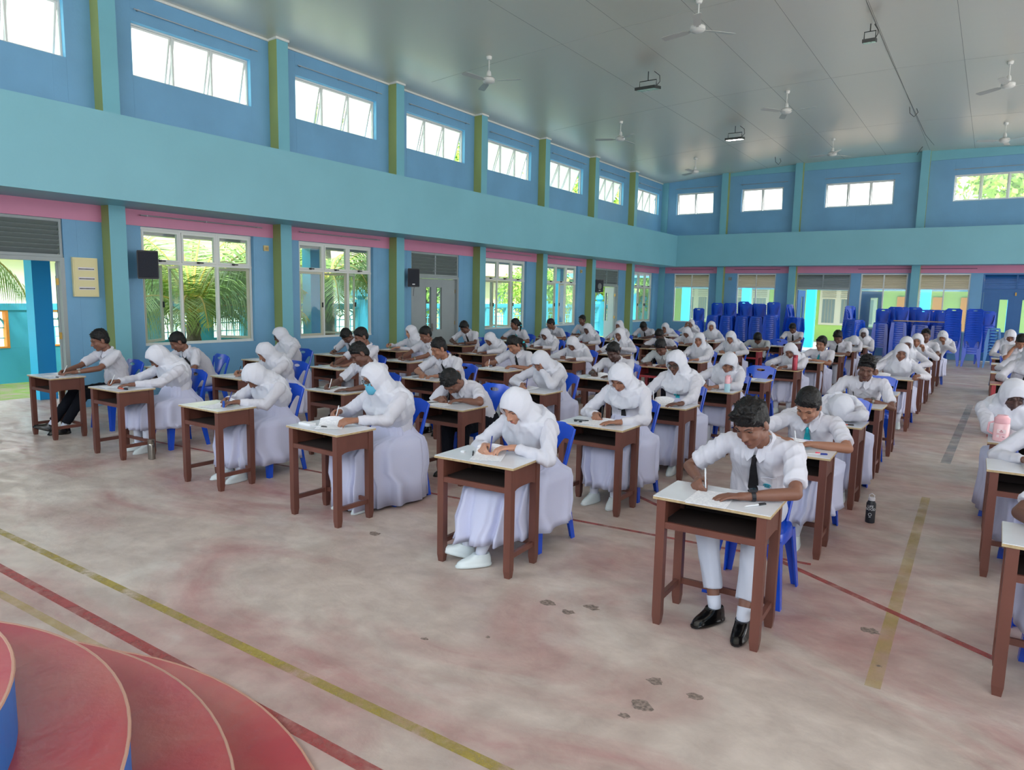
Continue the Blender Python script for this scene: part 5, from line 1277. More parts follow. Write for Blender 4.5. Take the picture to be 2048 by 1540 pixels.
def printed_material():
    mt = bpy.data.materials.new('printed_exam_paper'); mt.use_nodes = True; nt = mt.node_tree; b = nt.nodes['Principled BSDF']; b.inputs['Roughness'].default_value = 0.75
    tcn = nt.nodes.new('ShaderNodeTexCoord'); wv = nt.nodes.new('ShaderNodeTexWave'); wv.bands_direction = 'Y'; wv.inputs['Scale'].default_value = 22
    r = nt.nodes.new('ShaderNodeValToRGB'); r.color_ramp.elements[0].position = 0.72; r.color_ramp.elements[1].position = 0.9; r.color_ramp.elements[1].color = (1, 1, 1, 1)
    nz = nt.nodes.new('ShaderNodeTexNoise'); nz.inputs['Scale'].default_value = 60; mp = nt.nodes.new('ShaderNodeMapping'); mp.inputs['Scale'].default_value = (1.0, 0.6, 1)
    r2 = nt.nodes.new('ShaderNodeValToRGB'); r2.color_ramp.elements[0].position = 0.44; r2.color_ramp.elements[1].position = 0.50
    ml = nt.nodes.new('ShaderNodeMath'); ml.operation = 'MULTIPLY'; m_ = nt.nodes.new('ShaderNodeMix'); m_.data_type = 'RGBA'
    m_.inputs[6].default_value = srgb(240, 241, 246); m_.inputs[7].default_value = srgb(202, 205, 216)
    L = nt.links.new
    L(tcn.outputs['Object'], wv.inputs[0]); L(tcn.outputs['Object'], mp.inputs[0]); L(mp.outputs[0], nz.inputs['Vector']); L(wv.outputs['Fac'], r.inputs[0]); L(nz.outputs['Fac'], r2.inputs[0])
    L(r.outputs[0], ml.inputs[0]); L(r2.outputs[0], ml.inputs[1]); L(ml.outputs[0], m_.inputs[0]); L(m_.outputs[2], b.inputs['Base Color'])
    return mt
M['printed'] = printed_material()
PM = [paper_mesh('exam_paper', 0.21, 0.297, c, b, i) for i, (c, b) in enumerate(((0.0, 1), (0.02, 0.6), (0.055, 0.5), (0.012, 0.7)))]
def exam_paper(x, y, rz, k, label, z=0.7505):
    o = put('exam_paper', PM[k]); o.location = (x, y, z); o.rotation_euler = (0, 0, rz); tag(o, label, 'paper', 'exam papers on the desks'); return o

for col, row, Yn, kd, head, look, kw in SEATS:
    kw = dict(kw); X = kw.pop('X', CX[col]); where = f'{ORD[row]} row, {CN[col]}'
    rz = {(0, 1): 0.03, (1, 1): 0.05, (2, 1): -0.03}.get((col, row), random.Random(col*31+row).uniform(-0.03, 0.03))
    place(DESKP[kd], 'school_desk', (X, Yn+DD/2, 0), f'wooden school desk {DN[kd]}, {where}', 'desk', DG, rz)
    if head is None:
        place(CHAIRP, 'chair', (X+0.02, Yn+DD+0.22, 0), f'empty blue plastic chair, {where}', 'chair', CG)
        exam_paper(X+0.02, Yn+0.2, 0.1, 0, f'white paper on the unoccupied desk, {where}'); continue
    kw.update(X=X, Y=Yn, head=head, label=f'person in {look}, {where}', short=f'person, {where}', group=PG)
    if len(kw['label'].split()) > 16: kw['label'] = f'person in {look}, row {row}, {CN[col].replace(" from windows", " from window")}'
    person(kw)
    H = Vector(head); py = kw.get('py')
    kw2 = kw; d_ = 0
    s, f, u = head_frame(math.radians(kw.get('yaw', 0)), math.radians(kw.get('pitch', 38)), math.radians(kw.get('roll', 0)))
    N = H-u*0.115-f*0.045+V3(0, 0, -0.045); Lt = 0.47 if kw['kind'] != 'boy' else 0.50; dz = max(0.15, N.z-0.545); dd = math.sqrt(max(0.004, Lt*Lt-dz*dz)) if dz < Lt else 0.05
    cy = pelvis_y(kw, N, dd)
    place(CHAIRP, 'chair', (X+kw.get('pdx', (H.x-X)*0.4), cy-0.01, 0), f'blue plastic chair in use, {where}', 'chair', CG, random.Random(col+row*17).uniform(-0.08, 0.08))
    hs = kw.get('hands') or [(-0.10, 0.24), (0.12, 0.20)]
    k = (col*3+row) % 4
    if (col, row) == (0, 1): exam_paper(X-0.03, Yn+0.13, 0.05, 0, 'printed exam paper under the smartwatch boy\'s left hand, front row'); exam_paper(X-0.025, Yn+0.125, 0.10, 0, 'lower printed sheet sticking out under the front boy\'s exam paper', 0.7482+0.0012)
    elif (col, row) == (1, 1): exam_paper(X+0.0, Yn+0.20, 0.45, 2, 'curled exam paper held by the blue-badge girl, front row')
    elif (col, row) == (2, 1): exam_paper(X-0.02, Yn+0.22, 0.7, 2, 'curled exam paper held by the girl in the face mask')
    elif (col, row) == (0, 6): exam_paper(X-0.10, Yn+0.14, 0.0, 2, 'exam paper being lifted, sixth row, aisle column')
    elif not kw.get('facedown'): exam_paper(X-0.02+0.5*(hs[0][0]+hs[1][0]), Yn+0.19, {0: 0.1, 1: -0.15, 2: 0.05, 3: 0.2}[k], k, f'white exam paper on desk, {where}')
# ---------------------------------------------------------------- loose things on and around the desks
def pen(name, x, y, ang, mname, label, L=0.14, r=0.0042, cap=None, z=0.755):
    d = V3(math.cos(ang), math.sin(ang), 0); c = V3(x, y, z); mb = MB()
    mb.tube([c-d*L/2, c-d*(L/2-0.012), c-d*(L/2-0.014), c+d*(L/2-0.035), c+d*(L/2-0.034), c+d*L/2], [0.001, r*0.7, r, r, r*1.25, r*1.15], 8)
    o = mb.obj(name, [M[mname]], None, smooth=True)
    if cap: mc = MB(); mc.tube([c+d*(L/2-0.045), c+d*(L/2+0.004)], r*1.35, 8); mc.box(-0.02, 0.02, -0.0012, 0.0012, 0, 0.002, R=Matrix.Rotation(ang, 3, 'Z'), o=c+d*(L/2-0.022)+V3(0, 0, r*1.35)); mc.obj('cap', M[cap], o)
    tag(o, label, 'pen'); return o
pen('pen', -0.955, 3.72, 1.0, 'penwhite', 'clear pen with black cap lying right of the front boy\'s papers', cap='penblack')
pen('pen', -2.86, 3.74, 2.2, 'penblack', 'dark red pen lying left of the blue-badge girl\'s paper')
pen('pen', -4.42, 3.72, 0.35, 'penwhite', 'clear pen on the face-mask girl\'s desk', cap='penblack')
pen('highlighter', -7.66, 3.80, 0.1, 'penorange', 'orange highlighter with black cap on second-column front desk', L=0.15, r=0.008, cap='blackp', z=0.759)
pen('pen', -7.80, 3.80, 0.2, 'penwhite', 'clear pen beside the orange highlighter', cap='penblue')
pen('pen', -9.25, 3.80, 0.1, 'penwhite', 'clear pen on the window-side front desk', cap='penblack')
pen('pen', -2.92, 5.38, 0.3, 'penblack', 'short black pen left of the black-tie headscarf girl')
pen('pen', -4.55, 5.30, 1.2, 'penblack', 'small black pen on the bowed boy\'s desk')
pen('pen', -6.20, 5.26, 0.3, 'penblack', 'black pen on the head-tilted boy\'s desk')
pen('pen', -1.00, 6.74, 0.15, 'penorange', 'red and black pen before the sleeping headscarf girl', cap='penblack')
pen('pen', -6.12, 6.78, 0.5, 'penblack', 'black pen on the grey-wristwatch boy\'s desk')
pen('pen', -0.95, 5.28, 0.5, 'penwhite', 'clear pen on the teal-tie girl\'s desk', cap='penblue')
pen('pen', 0.36, 5.66, -0.1, 'penblue', 'blue pen at the right frame edge desk, second row')
def small(name, me_fn, label, cat, mats, **k):
    mb = MB(); me_fn(mb); o = mb.obj(name, mats, None, **k); tag(o, label, cat); return o
small('eraser', lambda b: b.box(-2.965, -2.935, 3.735, 3.755, 0.7502, 0.762), 'white eraser on the blue-badge girl\'s desk', 'eraser', M['penwhite'])
small('eraser', lambda b: b.box(-0.965, -0.935, 5.31, 5.33, 0.7502, 0.76), 'pink eraser on the teal-tie girl\'s desk', 'eraser', mat('pink_eraser', srgb(240, 90, 110), 0.6))
small('glue_stick', lambda b: b.lathe([(0.011, 0), (0.0115, 0.002), (0.0115, 0.042), (0.010, 0.043), (0.010, 0.060), (0.008, 0.061)], (-5.83, 3.80, 0.7503), 16), 'blue glue stick standing on the third-column front desk', 'glue stick', M['gluep'], autosmooth=40)
small('correction_roller', lambda b: (b.lathe([(0.014, 0), (0.014, 0.01)], (-2.94, 5.32, 0.7503), 12), b.lathe([(0.014, 0), (0.014, 0.01)], (-2.885, 5.31, 0.7503), 12), b.tube([(-2.94, 5.32, 0.756), (-2.91, 5.345, 0.762), (-2.885, 5.31, 0.756)], 0.003, 6)), 'pair of black round keys on the black-tie headscarf girl\'s desk', 'trinket', M['blackp'])
small('pencil_case', lambda b: b.box(-4.64, -4.50, 3.70, 3.76, 0.7503, 0.768), 'white pencil pouch on the face-mask girl\'s desk', 'pencil case', M['paper'])

def bottle(loc, prof, bm_, cap_prof, cm, label, name='water_bottle', extra=None, n=24):
    mb = MB(); mb.lathe(prof, (0, 0, 0), n); o = mb.obj(name, bm_, None, autosmooth=35, loc=None) if False else mb.obj(name, bm_, None, autosmooth=35)
    o.location = loc; tag(o, label, 'bottle')
    mc = MB(); mc.lathe(cap_prof, (0, 0, 0), n); mc.obj('lid', cm, o, autosmooth=35)
    if extra: extra(o)
    return o
def strap(pts, r, m_, nm='strap'):
    def f_(o): mb = MB(); mb.tube(pts, r, 8); mb.obj(nm, m_, o, smooth=True)
    return f_
bottle((-7.38, 3.93, 0), [(0.03, 0), (0.036, 0.004), (0.037, 0.15), (0.033, 0.17), (0.030, 0.175)], M['steel'], [(0.033, 0.175), (0.035, 0.178), (0.035, 0.215), (0.030, 0.22)], M['steel'], 'brushed steel thermos flask on the floor beside second-column desk', 'thermos_flask', strap([(0.03, 0, 0.205), (0.055, 0, 0.20), (0.062, 0, 0.16), (0.052, 0, 0.14)], 0.004, M['blackp']))
def life(o):
    g_ = bpy.data.curves.new('lettering', 'FONT'); g_.body = 'LIFE\nGOOD'; g_.size = 0.028; g_.extrude = 0.0006; g_.align_x = 'CENTER'; g_.space_line = 0.85
    t = bpy.data.objects.new('lettering', g_); COL.objects.link(t); dg = bpy.context.evaluated_depsgraph_get(); me = bpy.data.meshes.new_from_object(t.evaluated_get(dg), depsgraph=dg); bpy.data.objects.remove(t)
    me.materials.clear(); me.materials.append(M['penwhite'])
    for v in me.vertices:      # wrap round the bottle
        x, y, z = v.co; r = 0.0375+z; a = x/0.0375; v.co = (r*math.sin(a), -r*math.cos(a), 0.135+y)
    put('lettering', me, o)
    mb = MB(); mb.tube([(0.012*math.cos(a), -0.038, 0.075+0.012*math.sin(a)) for a in [2*math.pi*k/12 for k in range(13)]], 0.0015, 5); mb.box(-0.008, 0.008, -0.0387, -0.0375, 0.052, 0.055); mb.obj('logo', M['penwhite'], o)
    mb = MB(); mb.tube([(-0.016, 0, 0.20), (-0.02, 0, 0.235), (0, 0, 0.25), (0.02, 0, 0.235), (0.016, 0, 0.20)], 0.004, 8); mb.obj('loop', M['greyp'], o, smooth=True)
bottle((-0.70, 6.42, 0), [(0.032, 0), (0.037, 0.004), (0.037, 0.165), (0.026, 0.185), (0.024, 0.19)], M['blackp'], [(0.026, 0.19), (0.027, 0.193), (0.027, 0.212), (0.022, 0.216)], M['greyp'], 'black water bottle with white lettering on the aisle floor', 'water_bottle', life)
def pinkx(o):
    mb = MB(); mb.tube([(-0.055, 0, 0.15), (-0.085, 0, 0.14), (-0.09, 0, 0.07), (-0.055, 0, 0.05)], 0.008, 8); mb.obj('handle', M['pinkp'], o, smooth=True)
    mb = MB(); mb.box(-0.03, 0.03, -0.0585, -0.056, 0.07, 0.10); mb.box(-0.03, -0.012, -0.0585, -0.056, 0.035, 0.055); mb.box(0.0, 0.032, -0.0585, -0.056, 0.032, 0.05); mb.obj('printed_sticker', mat('pale_pink_print', srgb(250, 226, 226), 0.5), o)
    mb = MB(); mb.box(-0.012, 0.012, -0.0592, -0.0580, 0.078, 0.084); mb.box(-0.006, 0.004, -0.0592, -0.0580, 0.088, 0.094); mb.box(0.006, 0.024, -0.0592, -0.0580, 0.038, 0.044); mb.obj('printed_mark', mat('dark_pink_print', srgb(180, 80, 100), 0.5), o)
bottle((0.14, 6.80, 0.7505), [(0.050, 0), (0.056, 0.006), (0.056, 0.135), (0.050, 0.145)], mat('translucent_pink_plastic', srgb(244, 196, 200), 0.15), [(0.052, 0.145), (0.055, 0.148), (0.055, 0.185), (0.040, 0.20), (0.036, 0.21), (0.02, 0.213)], M['pinkp'], 'chunky pink bottle with printed stickers on the right-hand desk', 'water_bottle', pinkx)
mb = MB(); mb.lathe([(0.030, 0), (0.033, 0.004), (0.033, 0.095), (0.032, 0.10)], (0, 0, 0), 20, 0); mb.lathe([(0.0328, 0.10), (0.0328, 0.15), (0.03, 0.158)], (0, 0, 0), 20, 1)
o = mb.obj('water_bottle', [M['aquap'], M['pinkp']], None, autosmooth=35); o.location = (-2.515, 8.22, 0.7505); tag(o, 'pink and aqua flip-top bottle before the tilted-head girl', 'bottle')
mb = MB(); mb.lathe([(0.031, 0.158), (0.031, 0.185), (0.02, 0.19)], (0, 0, 0), 20); mb.box(-0.012, 0.03, -0.012, 0.012, 0.185, 0.20); mb.obj('lid', M['pinkp'], o, autosmooth=35)
mb = MB(); mb.tube([(0.03, 0, 0.17), (0.048, 0, 0.16), (0.046, 0, 0.12), (0.033, 0, 0.11)], 0.005, 8); mb.obj('handle', M['pinkp'], o, smooth=True)
bottle((-2.50, 11.58, 0.7505), [(0.036, 0), (0.040, 0.004), (0.040, 0.19), (0.037, 0.2)], M['thermosred'], [(0.037, 0.2), (0.039, 0.202), (0.039, 0.235), (0.03, 0.24)], M['thermosred'], 'tall red metallic bottle on the sixth-row desk')
bottle((-2.68, 18.80, 0.7505), [(0.034, 0), (0.038, 0.004), (0.038, 0.17), (0.033, 0.18)], M['yellowp'], [(0.034, 0.18), (0.036, 0.182), (0.036, 0.22), (0.03, 0.225)], M['yellowp'], 'yellow water bottle on a back row desk')
bottle((-0.98, 18.25, 0.7505), [(0.030, 0), (0.034, 0.004), (0.044, 0.16), (0.044, 0.162)], M['greyp'], [(0.047, 0.162), (0.047, 0.172), (0.03, 0.18), (0.012, 0.181)], M['greyp'], 'pale grey tumbler on the back aisle desk', 'tumbler')
o = small('folded_paper', lambda b: b.box(-4.62, -4.42, 9.0, 9.25, 0.7503, 0.7515), 'spare paper', 'paper', M['paper']) if False else None

# ---------------------------------------------------------------- ceiling fans
def fan_parts(drop):
    P = []
    mb = MB(); mb.lathe([(0.012, 0.02), (0.055, 0.0), (0.06, -0.02), (0.045, -0.06), (0.018, -0.07)], n=18); P.append(('canopy', mb, 'fan'))
    mb = MB(); mb.tube([(0, 0, -0.05), (0, 0, -drop+0.14)], 0.011, 10); P.append(('rod', mb, 'fan'))
    mb = MB(); z = -drop; mb.lathe([(0.014, z+0.20), (0.04, z+0.17), (0.05, z+0.10), (0.035, z+0.075), (0.10, z+0.055), (0.125, z+0.03), (0.125, z-0.02), (0.10, z-0.045), (0.05, z-0.06), (0.02, z-0.062)], n=24); P.append(('motor', mb, 'fan'))
    for k in range(3):
        a = 2*math.pi*k/3+0.35; R = Matrix.Rotation(a, 3, 'Z') @ Matrix.Rotation(0.17, 3, 'X'); mb = MB()
        mb.box(0.10, 0.22, -0.022, 0.022, -0.004, 0.004, R=R, o=(0, 0, z-0.01))
        rings = [[R @ V3(x, y, zz)+V3(0, 0, z-0.01) for y, zz in ((-w, -0.003), (w, -0.003), (w, 0.003), (-w, 0.003))] for x, w in ((0.18, 0.045), (0.24, 0.062), (0.60, 0.072), (0.66, 0.068), (0.68, 0.05))]
        mb.loft(rings); P.append(('blade', mb, 'fanblade'))
    return P
n0 = len(LINKS); FANP = [mb.obj(n, M[m_], autosmooth=35) for n, mb, m_ in fan_parts(0.46)]; del LINKS[n0:]
FR = {0: 'nearest', 1: 'middle', 2: 'far'}; FC = {0: 'window-side row', 1: 'centre row', 2: 'aisle-side row'}
for i, x in enumerate((-8.78, -4.47, -0.15)):
    for j, y in enumerate((11.85, 17.9, 23.7)):
        if i == 2 and j == 0: continue
        place(FANP, 'ceiling_fan', (x, y, ceil_z(x)), f'white three-blade ceiling fan, {FR[j]} one of the {FC[i]}', 'fan', 'ceiling fans', 0.5*i+1.1*j)

def floodlight(x, y, z, w, lit, label, tilt=0.15):
    r = empty('floodlight', (x, y, z), label, 'light', 'ceiling floodlights')
    mb = MB(); mb.box(-w/2, w/2, -w*0.38, w*0.38, -0.03, 0.03, R=Matrix.Rotation(tilt, 3, 'X')); mb.obj('housing', M['fixture'], r)
    R = Matrix.Rotation(tilt, 3, 'X')
    for a in range(3):
        for b in range(2):
            mb = MB(); cx = (-1+a)*w*0.31; cy = (-0.5+b)*w*0.36; mb.box(cx-w*0.13, cx+w*0.13, cy-w*0.14, cy+w*0.14, -0.036, -0.028, R=R); mb.obj('lens', M['lampon' if lit else 'lampglass'], r)
    mb = MB(); top = ceil_z(x)-z; mb.tube([(-w*0.42, 0, 0), (-w*0.42, 0, 0.16), (w*0.42, 0, 0.16), (w*0.42, 0, 0)], 0.010, 6); mb.tube([(0, 0, 0.16), (0, 0, top)], 0.010, 6); mb.obj('bracket', M['fixture'], r)
    mb = MB(); mb.tube([(w*0.35, 0.05, 0.03), (w*0.55, 0.05, 0.12), (w*0.52, 0.05, top-0.1), (w*0.25, 0.05, top)], 0.008, 6); mb.obj('cable', M['cable'], r, smooth=True)
floodlight(-6.60, 14.7, 6.34, 0.46, False, 'large unlit six-lens floodlight hanging over the middle rows')
floodlight(-6.46, 20.45, 6.35, 0.46, True, 'lit floodlight hanging over the rear rows')
floodlight(-2.25, 14.47, 6.48, 0.22, False, 'small floodlight near the top right of the ceiling')
for x, y, lab in ((-2.2, 20.9, 'curled black cable hanging from the ceiling near aisle'), (-6.6, 25.4, 'curled thin cable hanging from ceiling near far wall'), (-2.3, 26.3, 'loose wire at the top of the far wall')):
    z = ceil_z(x); mb = MB(); mb.tube([(x, y, z), (x+0.02, y, z-0.16), (x+0.12, y, z-0.26), (x+0.20, y, z-0.16), (x+0.16, y, z-0.06)] if 'curled' in lab else [(x, y, z), (x-0.06, y, z-0.08), (x-0.14, y, z-0.24)], 0.008, 6); o = mb.obj('ceiling_cable', M['cable'], None, smooth=True); tag(o, lab, 'cable')
mb = MB(); mb.tube([(-2.18, 5, ceil_z(-2.18)-0.004), (-2.17, 17, ceil_z(-2.18)-0.004), (-2.10, 24.5, ceil_z(-2.1)-0.006), (-1.98, 26.2, ceil_z(-2)-0.004)], 0.004, 6); tag(mb.obj('ceiling_cable', M['cable'], None), 'long thin cable running along the ceiling to the far column', 'cable')

# ---------------------------------------------------------------- fittings on the walls
for i, (a, b) in enumerate(lw):
    if i == 4: pass
    mb = MB(); y0, y1 = a-0.02, b+0.15
    mb.tube([(XW+0.06, y0, 2.985), (XW+0.06, y1, 2.985)], 0.010, 8)
    for y in (y0+0.1, (y0+y1)/2, y1-0.1): mb.box(XW+0.01, XW+0.075, y-0.01, y+0.01, 2.975, 2.995)
    tag(mb.obj('curtain_rod', M['rod'], None), f'bare metal curtain rod on the pink band above {ORD[i+1]} lower side window', 'curtain rod', 'curtain rods')
for i, (a, b) in enumerate(uw[1:]):
    mb = MB(); mb.tube([(XW+0.05, a+0.03, 6.10), (XW+0.05, b+0.12, 6.10)], 0.009, 8)
    for y in (a+0.1, (a+b)/2, b): mb.box(XW, XW+0.06, y-0.01, y+0.01, 6.09, 6.11)
    tag(mb.obj('curtain_rod', M['rod'], None), f'bare metal curtain rod above {ORD[i+1]} full upper side window', 'curtain rod', 'curtain rods')
for i, (a, b) in enumerate(fu[:4]):
    mb = MB(); mb.tube([(a-0.03, YW-0.05, 6.12), (b+0.15, YW-0.05, 6.12)], 0.010, 8)
    for x in (a+0.05, b): mb.box(x-0.01, x+0.01, YW-0.06, YW, 6.11, 6.13)
    tag(mb.obj('curtain_rod', M['rod'], None), f'bare metal curtain rod above {ORD[i+1]} upper window of far wall', 'curtain rod', 'curtain rods')
for i, (a, b) in enumerate([fl[0], fl[1], fl[2], fl[3]]):
    mb = MB(); mb.tube([(a-0.1, YW-0.05, 2.97), (b+0.15, YW-0.05, 2.97)], 0.008, 8)
    for x in (a+0.05, b): mb.box(x-0.01, x+0.01, YW-0.06, YW-0.01, 2.96, 2.98)
    tag(mb.obj('curtain_rod', mat('thin_dark_rod', srgb(96, 70, 90), 0.5), None), f'thin dark rod above {ORD[i+1]} lower window of far wall', 'curtain rod', 'curtain rods')
# breaker panel
r = empty('breaker_panel', (XW, 5.165, 1.98), 'cream electrical breaker panel on the wall beside the open side door', 'electrical panel')
mb = MB(); mb.box(0, 0.05, -0.175, 0.175, -0.29, 0.29); mb.box(0.05, 0.056, -0.16, 0.16, -0.275, 0.275); mb.obj('cover', M['board'], r)
for k in (-1, 0, 1):
    mb = MB(); z = k*0.145-0.02; mb.box(0.053, 0.060, -0.11, 0.12, z-0.022, z+0.022, 0)
    for j in range(14): y = -0.10+0.0155*j; mb.box(0.060, 0.066, y, y+0.011, z-0.010, z+0.004, 1)
    mb.obj('breaker_row', [M['greyp'], M['blackp']], r)
for y, z, x_ in ((8.39, 2.62, XW), (20.62, 2.66, XW)):
    r = empty('wall_socket', (x_, y, z), 'small beige junction box under the pink band, %s side window' % ('right of first' if y < 10 else 'right of fourth'), 'wall socket')
    mb = MB(); mb.box(0, 0.03, -0.05, 0.05, -0.05, 0.05); mb.obj('back_box', M['switchm'], r); mb = MB(); mb.box(0.03, 0.045, -0.02, 0.03, -0.03, 0.02); mb.obj('rocker', mat('tan_switch', srgb(176, 150, 96), 0.5), r)
r = empty('wall_socket', (-8.46, YW, 2.62), 'grey round junction box on the far wall by the second window', 'wall socket')
mb = MB(); mb.box(-0.06, 0.06, -0.03, 0, -0.06, 0.06); mb.lathe([(0.03, 0), (0.03, 0.02)], (0, -0.04, 0), 12, R=Matrix.Rotation(math.pi/2, 3, 'X')); mb.obj('back_box', mat('grey_box', srgb(130, 140, 140), 0.5), r)
# loudspeakers
def loudspeaker(x, y, z, rz, label, wrapped=False, h=0.42, w=0.27, d=0.24, logo=True):
    r = empty('loudspeaker', (x, y, z), label, 'loudspeaker', 'wall loudspeakers', rz)
    mb = MB(); prof = [(-w/2, -d/2), (w/2, -d/2), (w*0.36, d/2), (-w*0.36, d/2)]
    mb.loft([[(a*0.94, b, -h/2) for a, b in prof], [(a, b, -h/2+0.02) for a, b in prof], [(a, b, h/2-0.02) for a, b in prof], [(a*0.94, b, h/2) for a, b in prof]])
    mb.obj('cabinet', M['blackp'], r)
    mb = MB(); mb.box(-w*0.45, w*0.45, -d/2-0.010, -d/2, -h*0.45, h*0.45); mb.obj('grille', mat('black_speaker_grille', srgb(34, 38, 50), 0.6, bump=0.6, bscale=220), r)
    if logo: mb = MB(); mb.box(-0.03, 0.03, -d/2-0.013, -d/2-0.010, -h*0.38, -h*0.33); mb.obj('badge', M['penwhite'], r)
    mb = MB(); mb.tube([(0, d/2, 0.03), (0, d/2+0.10, 0.03)], 0.016, 8); mb.box(-0.06, 0.06, d/2+0.10, d/2+0.12, -0.06, 0.09); mb.obj('bracket', M['blackp'], r)
    mb = MB(); mb.tube([(0.03, d/2, -0.08), (0.06, d/2+0.08, -0.18), (0.05, d/2+0.11, -0.30), (0.04, d/2+0.11, -0.42)], 0.005, 6); mb.obj('cable', M['cable'], r, smooth=True)
    if wrapped: mb = MB(); mb.ell((0, 0, -0.01), (w*0.62, d*0.62, h*0.56)); mb.cap_((0, 0, -h*0.5), (0.02, 0, -h*0.85), 0.07, 0.01, 10); mb.obj('plastic_wrap', glass_mat('clear_plastic_wrap', milky=0.45, rough=0.2), r, smooth=True)
loudspeaker(XW+0.30, 5.98, 2.20, math.radians(62), 'black loudspeaker on bracket by the first side window', logo=False, h=0.44, w=0.30)
loudspeaker(XW+0.27, 12.16, 2.19, math.radians(50), 'black loudspeaker with white badge beside the grey double door')
loudspeaker(XW+0.25, 21.42, 2.20, math.radians(50), 'plastic-wrapped loudspeaker above the far side doorway', wrapped=True)
mb = MB(); mb.box(-2.55, -1.05, 24.95, 25.2, 1.262, 1.285); tag(mb.obj('wooden_board', M['edge'], None), 'long thin wooden board resting across the right-hand chair stacks', 'board')
# ---------------------------------------------------------------- outside: ground, walkway, garden wall, palms
struct(MB().box(-40, -13.0, -10, 60, -0.30, -0.06).obj('ground', M['grass']))
struct(MB().box(-13.0, 30, 27.9, 60, -0.30, -0.06).obj('ground', M['concrete']))
struct(MB().box(-13.3, XW-WT, 0.5, 29.0, 3.15, 3.28).obj('walkway_roof', M['whiteframe']))
struct(MB().box(-12.85, -12.55, 0.5, 29.0, 2.78, 3.15).obj('walkway_beam', mat('mauve_beam_paint', srgb(184, 150, 176), 0.5)))
for k, y in enumerate([-0.55, 4.95, 10.47, 15.95, 21.4, 26.9]):
    mb = MB(); mb.box(-12.90, -12.62, y, y+0.27, -0.06, 2.78); me = mb.mesh('walkway_post', [M['postblue'], M['postcyan']])
    for p in me.polygons: p.material_index = 1 if abs(p.normal.y) > 0.5 else 0  # y faces a lighter cyan, putting the lit side into the colour
    o = put('walkway_post', me); tag(o, 'square bright blue walkway post, %s from the near end' % ORD[k+1], 'post', 'walkway posts'); 
# garden wall with arched grilles
gw = empty('garden_wall', (0, 0, 0), 'teal garden wall with arched openings outside the side windows', 'wall')
mb = MB(); x0, x1 = -15.88, -15.70; ya, yb = -6.0, 44.0
mb.box(x0, x1, ya, yb, -0.06, 0.63); mb.box(x0-0.02, x1+0.02, ya, yb, 1.36, 1.49); y = ya; ops = []
k = 0
while y < yb-1.3:
    mb.box(x0, x1, y, y+0.38, 0.63, 1.36); ops.append((y+0.38, y+1.30)); y += 1.30; k += 1
    if k % 4 == 0: mb.box(x0-0.05, x1+0.06, y, y+0.38, -0.06, 1.62); mb.lathe([(0.10, 1.62), (0.20, 1.72), (0.17, 1.86), (0.03, 1.98)], ((x0+x1)/2, y+0.19, 0), 14)
mb.box(x0, x1, y, yb, 0.63, 1.36)
mb.obj('masonry', M['wallteal'], gw)
def grille(p, q, frame):
    mb = MB(); xc = (x0+x1)/2; w = q-p; c = (p+q)/2; z0, zs = 0.63, 1.02; r = w/2-0.03
    mb.box(xc-0.05, x1+0.012, p, p+0.05, z0, 1.36, 1); mb.box(xc-0.05, x1+0.012, q-0.05, q, z0, 1.36, 1); mb.box(xc-0.05, x1+0.012, p, q, z0, z0+0.03, 1); mb.box(xc-0.05, x1+0.012, p, q, 1.33, 1.36, 1)
    arc = [(xc, c+r*math.cos(a), zs+(1.33-zs)*math.sin(a)) for a in [math.pi*i/14 for i in range(15)]]; mb.tube(arc, 0.020, 6)
    arc = [(xc, c+r*0.5*math.cos(a), zs+(1.33-zs)*0.5*math.sin(a)) for a in [math.pi*i/10 for i in range(11)]]; mb.tube(arc, 0.014, 6)
    for a in (36, 72, 108, 144): a = math.radians(a); mb.tube([(xc, c+r*0.5*math.cos(a), zs+0.155*math.sin(a)), (xc, c+r*math.cos(a), zs+0.31*math.sin(a))], 0.014, 6)
    for yy in (c-r*0.5, c, c+r*0.5): mb.tube([(xc, yy, z0), (xc, yy, zs)], 0.014, 6)
    mb.tube([(xc, p+0.03, zs), (xc, q-0.03, zs)], 0.014, 6); mb.tube([(xc, p+0.03, 0.82), (xc, q-0.03, 0.82)], 0.012, 6)
    return mb.obj('arch_grille', [M['grill'], frame], gw)
for i, (p, q) in enumerate(ops):
    if q > 2: grille(p, q, M['orange'] if q < 8.2 else M['grill'])
# pale buildings and colour beyond the wall
def building(x0, x1, y0, y1, h, wm, label, rows=1):
    r = empty('building', ((x0+x1)/2, (y0+y1)/2, 0), label, 'building'); cx, cy = (x0+x1)/2, (y0+y1)/2
    MB().box(x0-cx, x1-cx, y0-cy, y1-cy, -0.06, h).obj('walls', wm, r)
    mb = MB(); mb.loft([[(x0-cx-0.5, y0-cy-0.4, h), (x1-cx+0.6, y0-cy-0.4, h), (0, y0-cy-0.4, h+1.3)], [(x0-cx-0.5, y1-cy+0.4, h), (x1-cx+0.6, y1-cy+0.4, h), (0, y1-cy+0.4, h+1.3)]]); mb.obj('roof', M['rooftile'], r)
    y = y0+1.2
    while y < y1-1.5:
        mb = MB(); mb.box(x1-cx, x1-cx+0.05, y-cy, y-cy+1.1, 1.0, 2.1); w_ = mb.obj('window', M['cream'], r); mb = MB(); mb.box(x1-cx+0.05, x1-cx+0.06, y-cy+0.08, y-cy+0.5, 1.08, 2.02); mb.box(x1-cx+0.05, x1-cx+0.06, y-cy+0.6, y-cy+1.02, 1.08, 2.02); mb.obj('pane', mat('dark_pane', srgb(120, 150, 160), 0.2), w_); y += 3.0
    return r
building(-26, -22, -2, 9.5, 2.6, mat('chalk_white_paint', srgb(232, 232, 220), 0.6), 'low white building beyond the garden wall, seen through the side doorway')
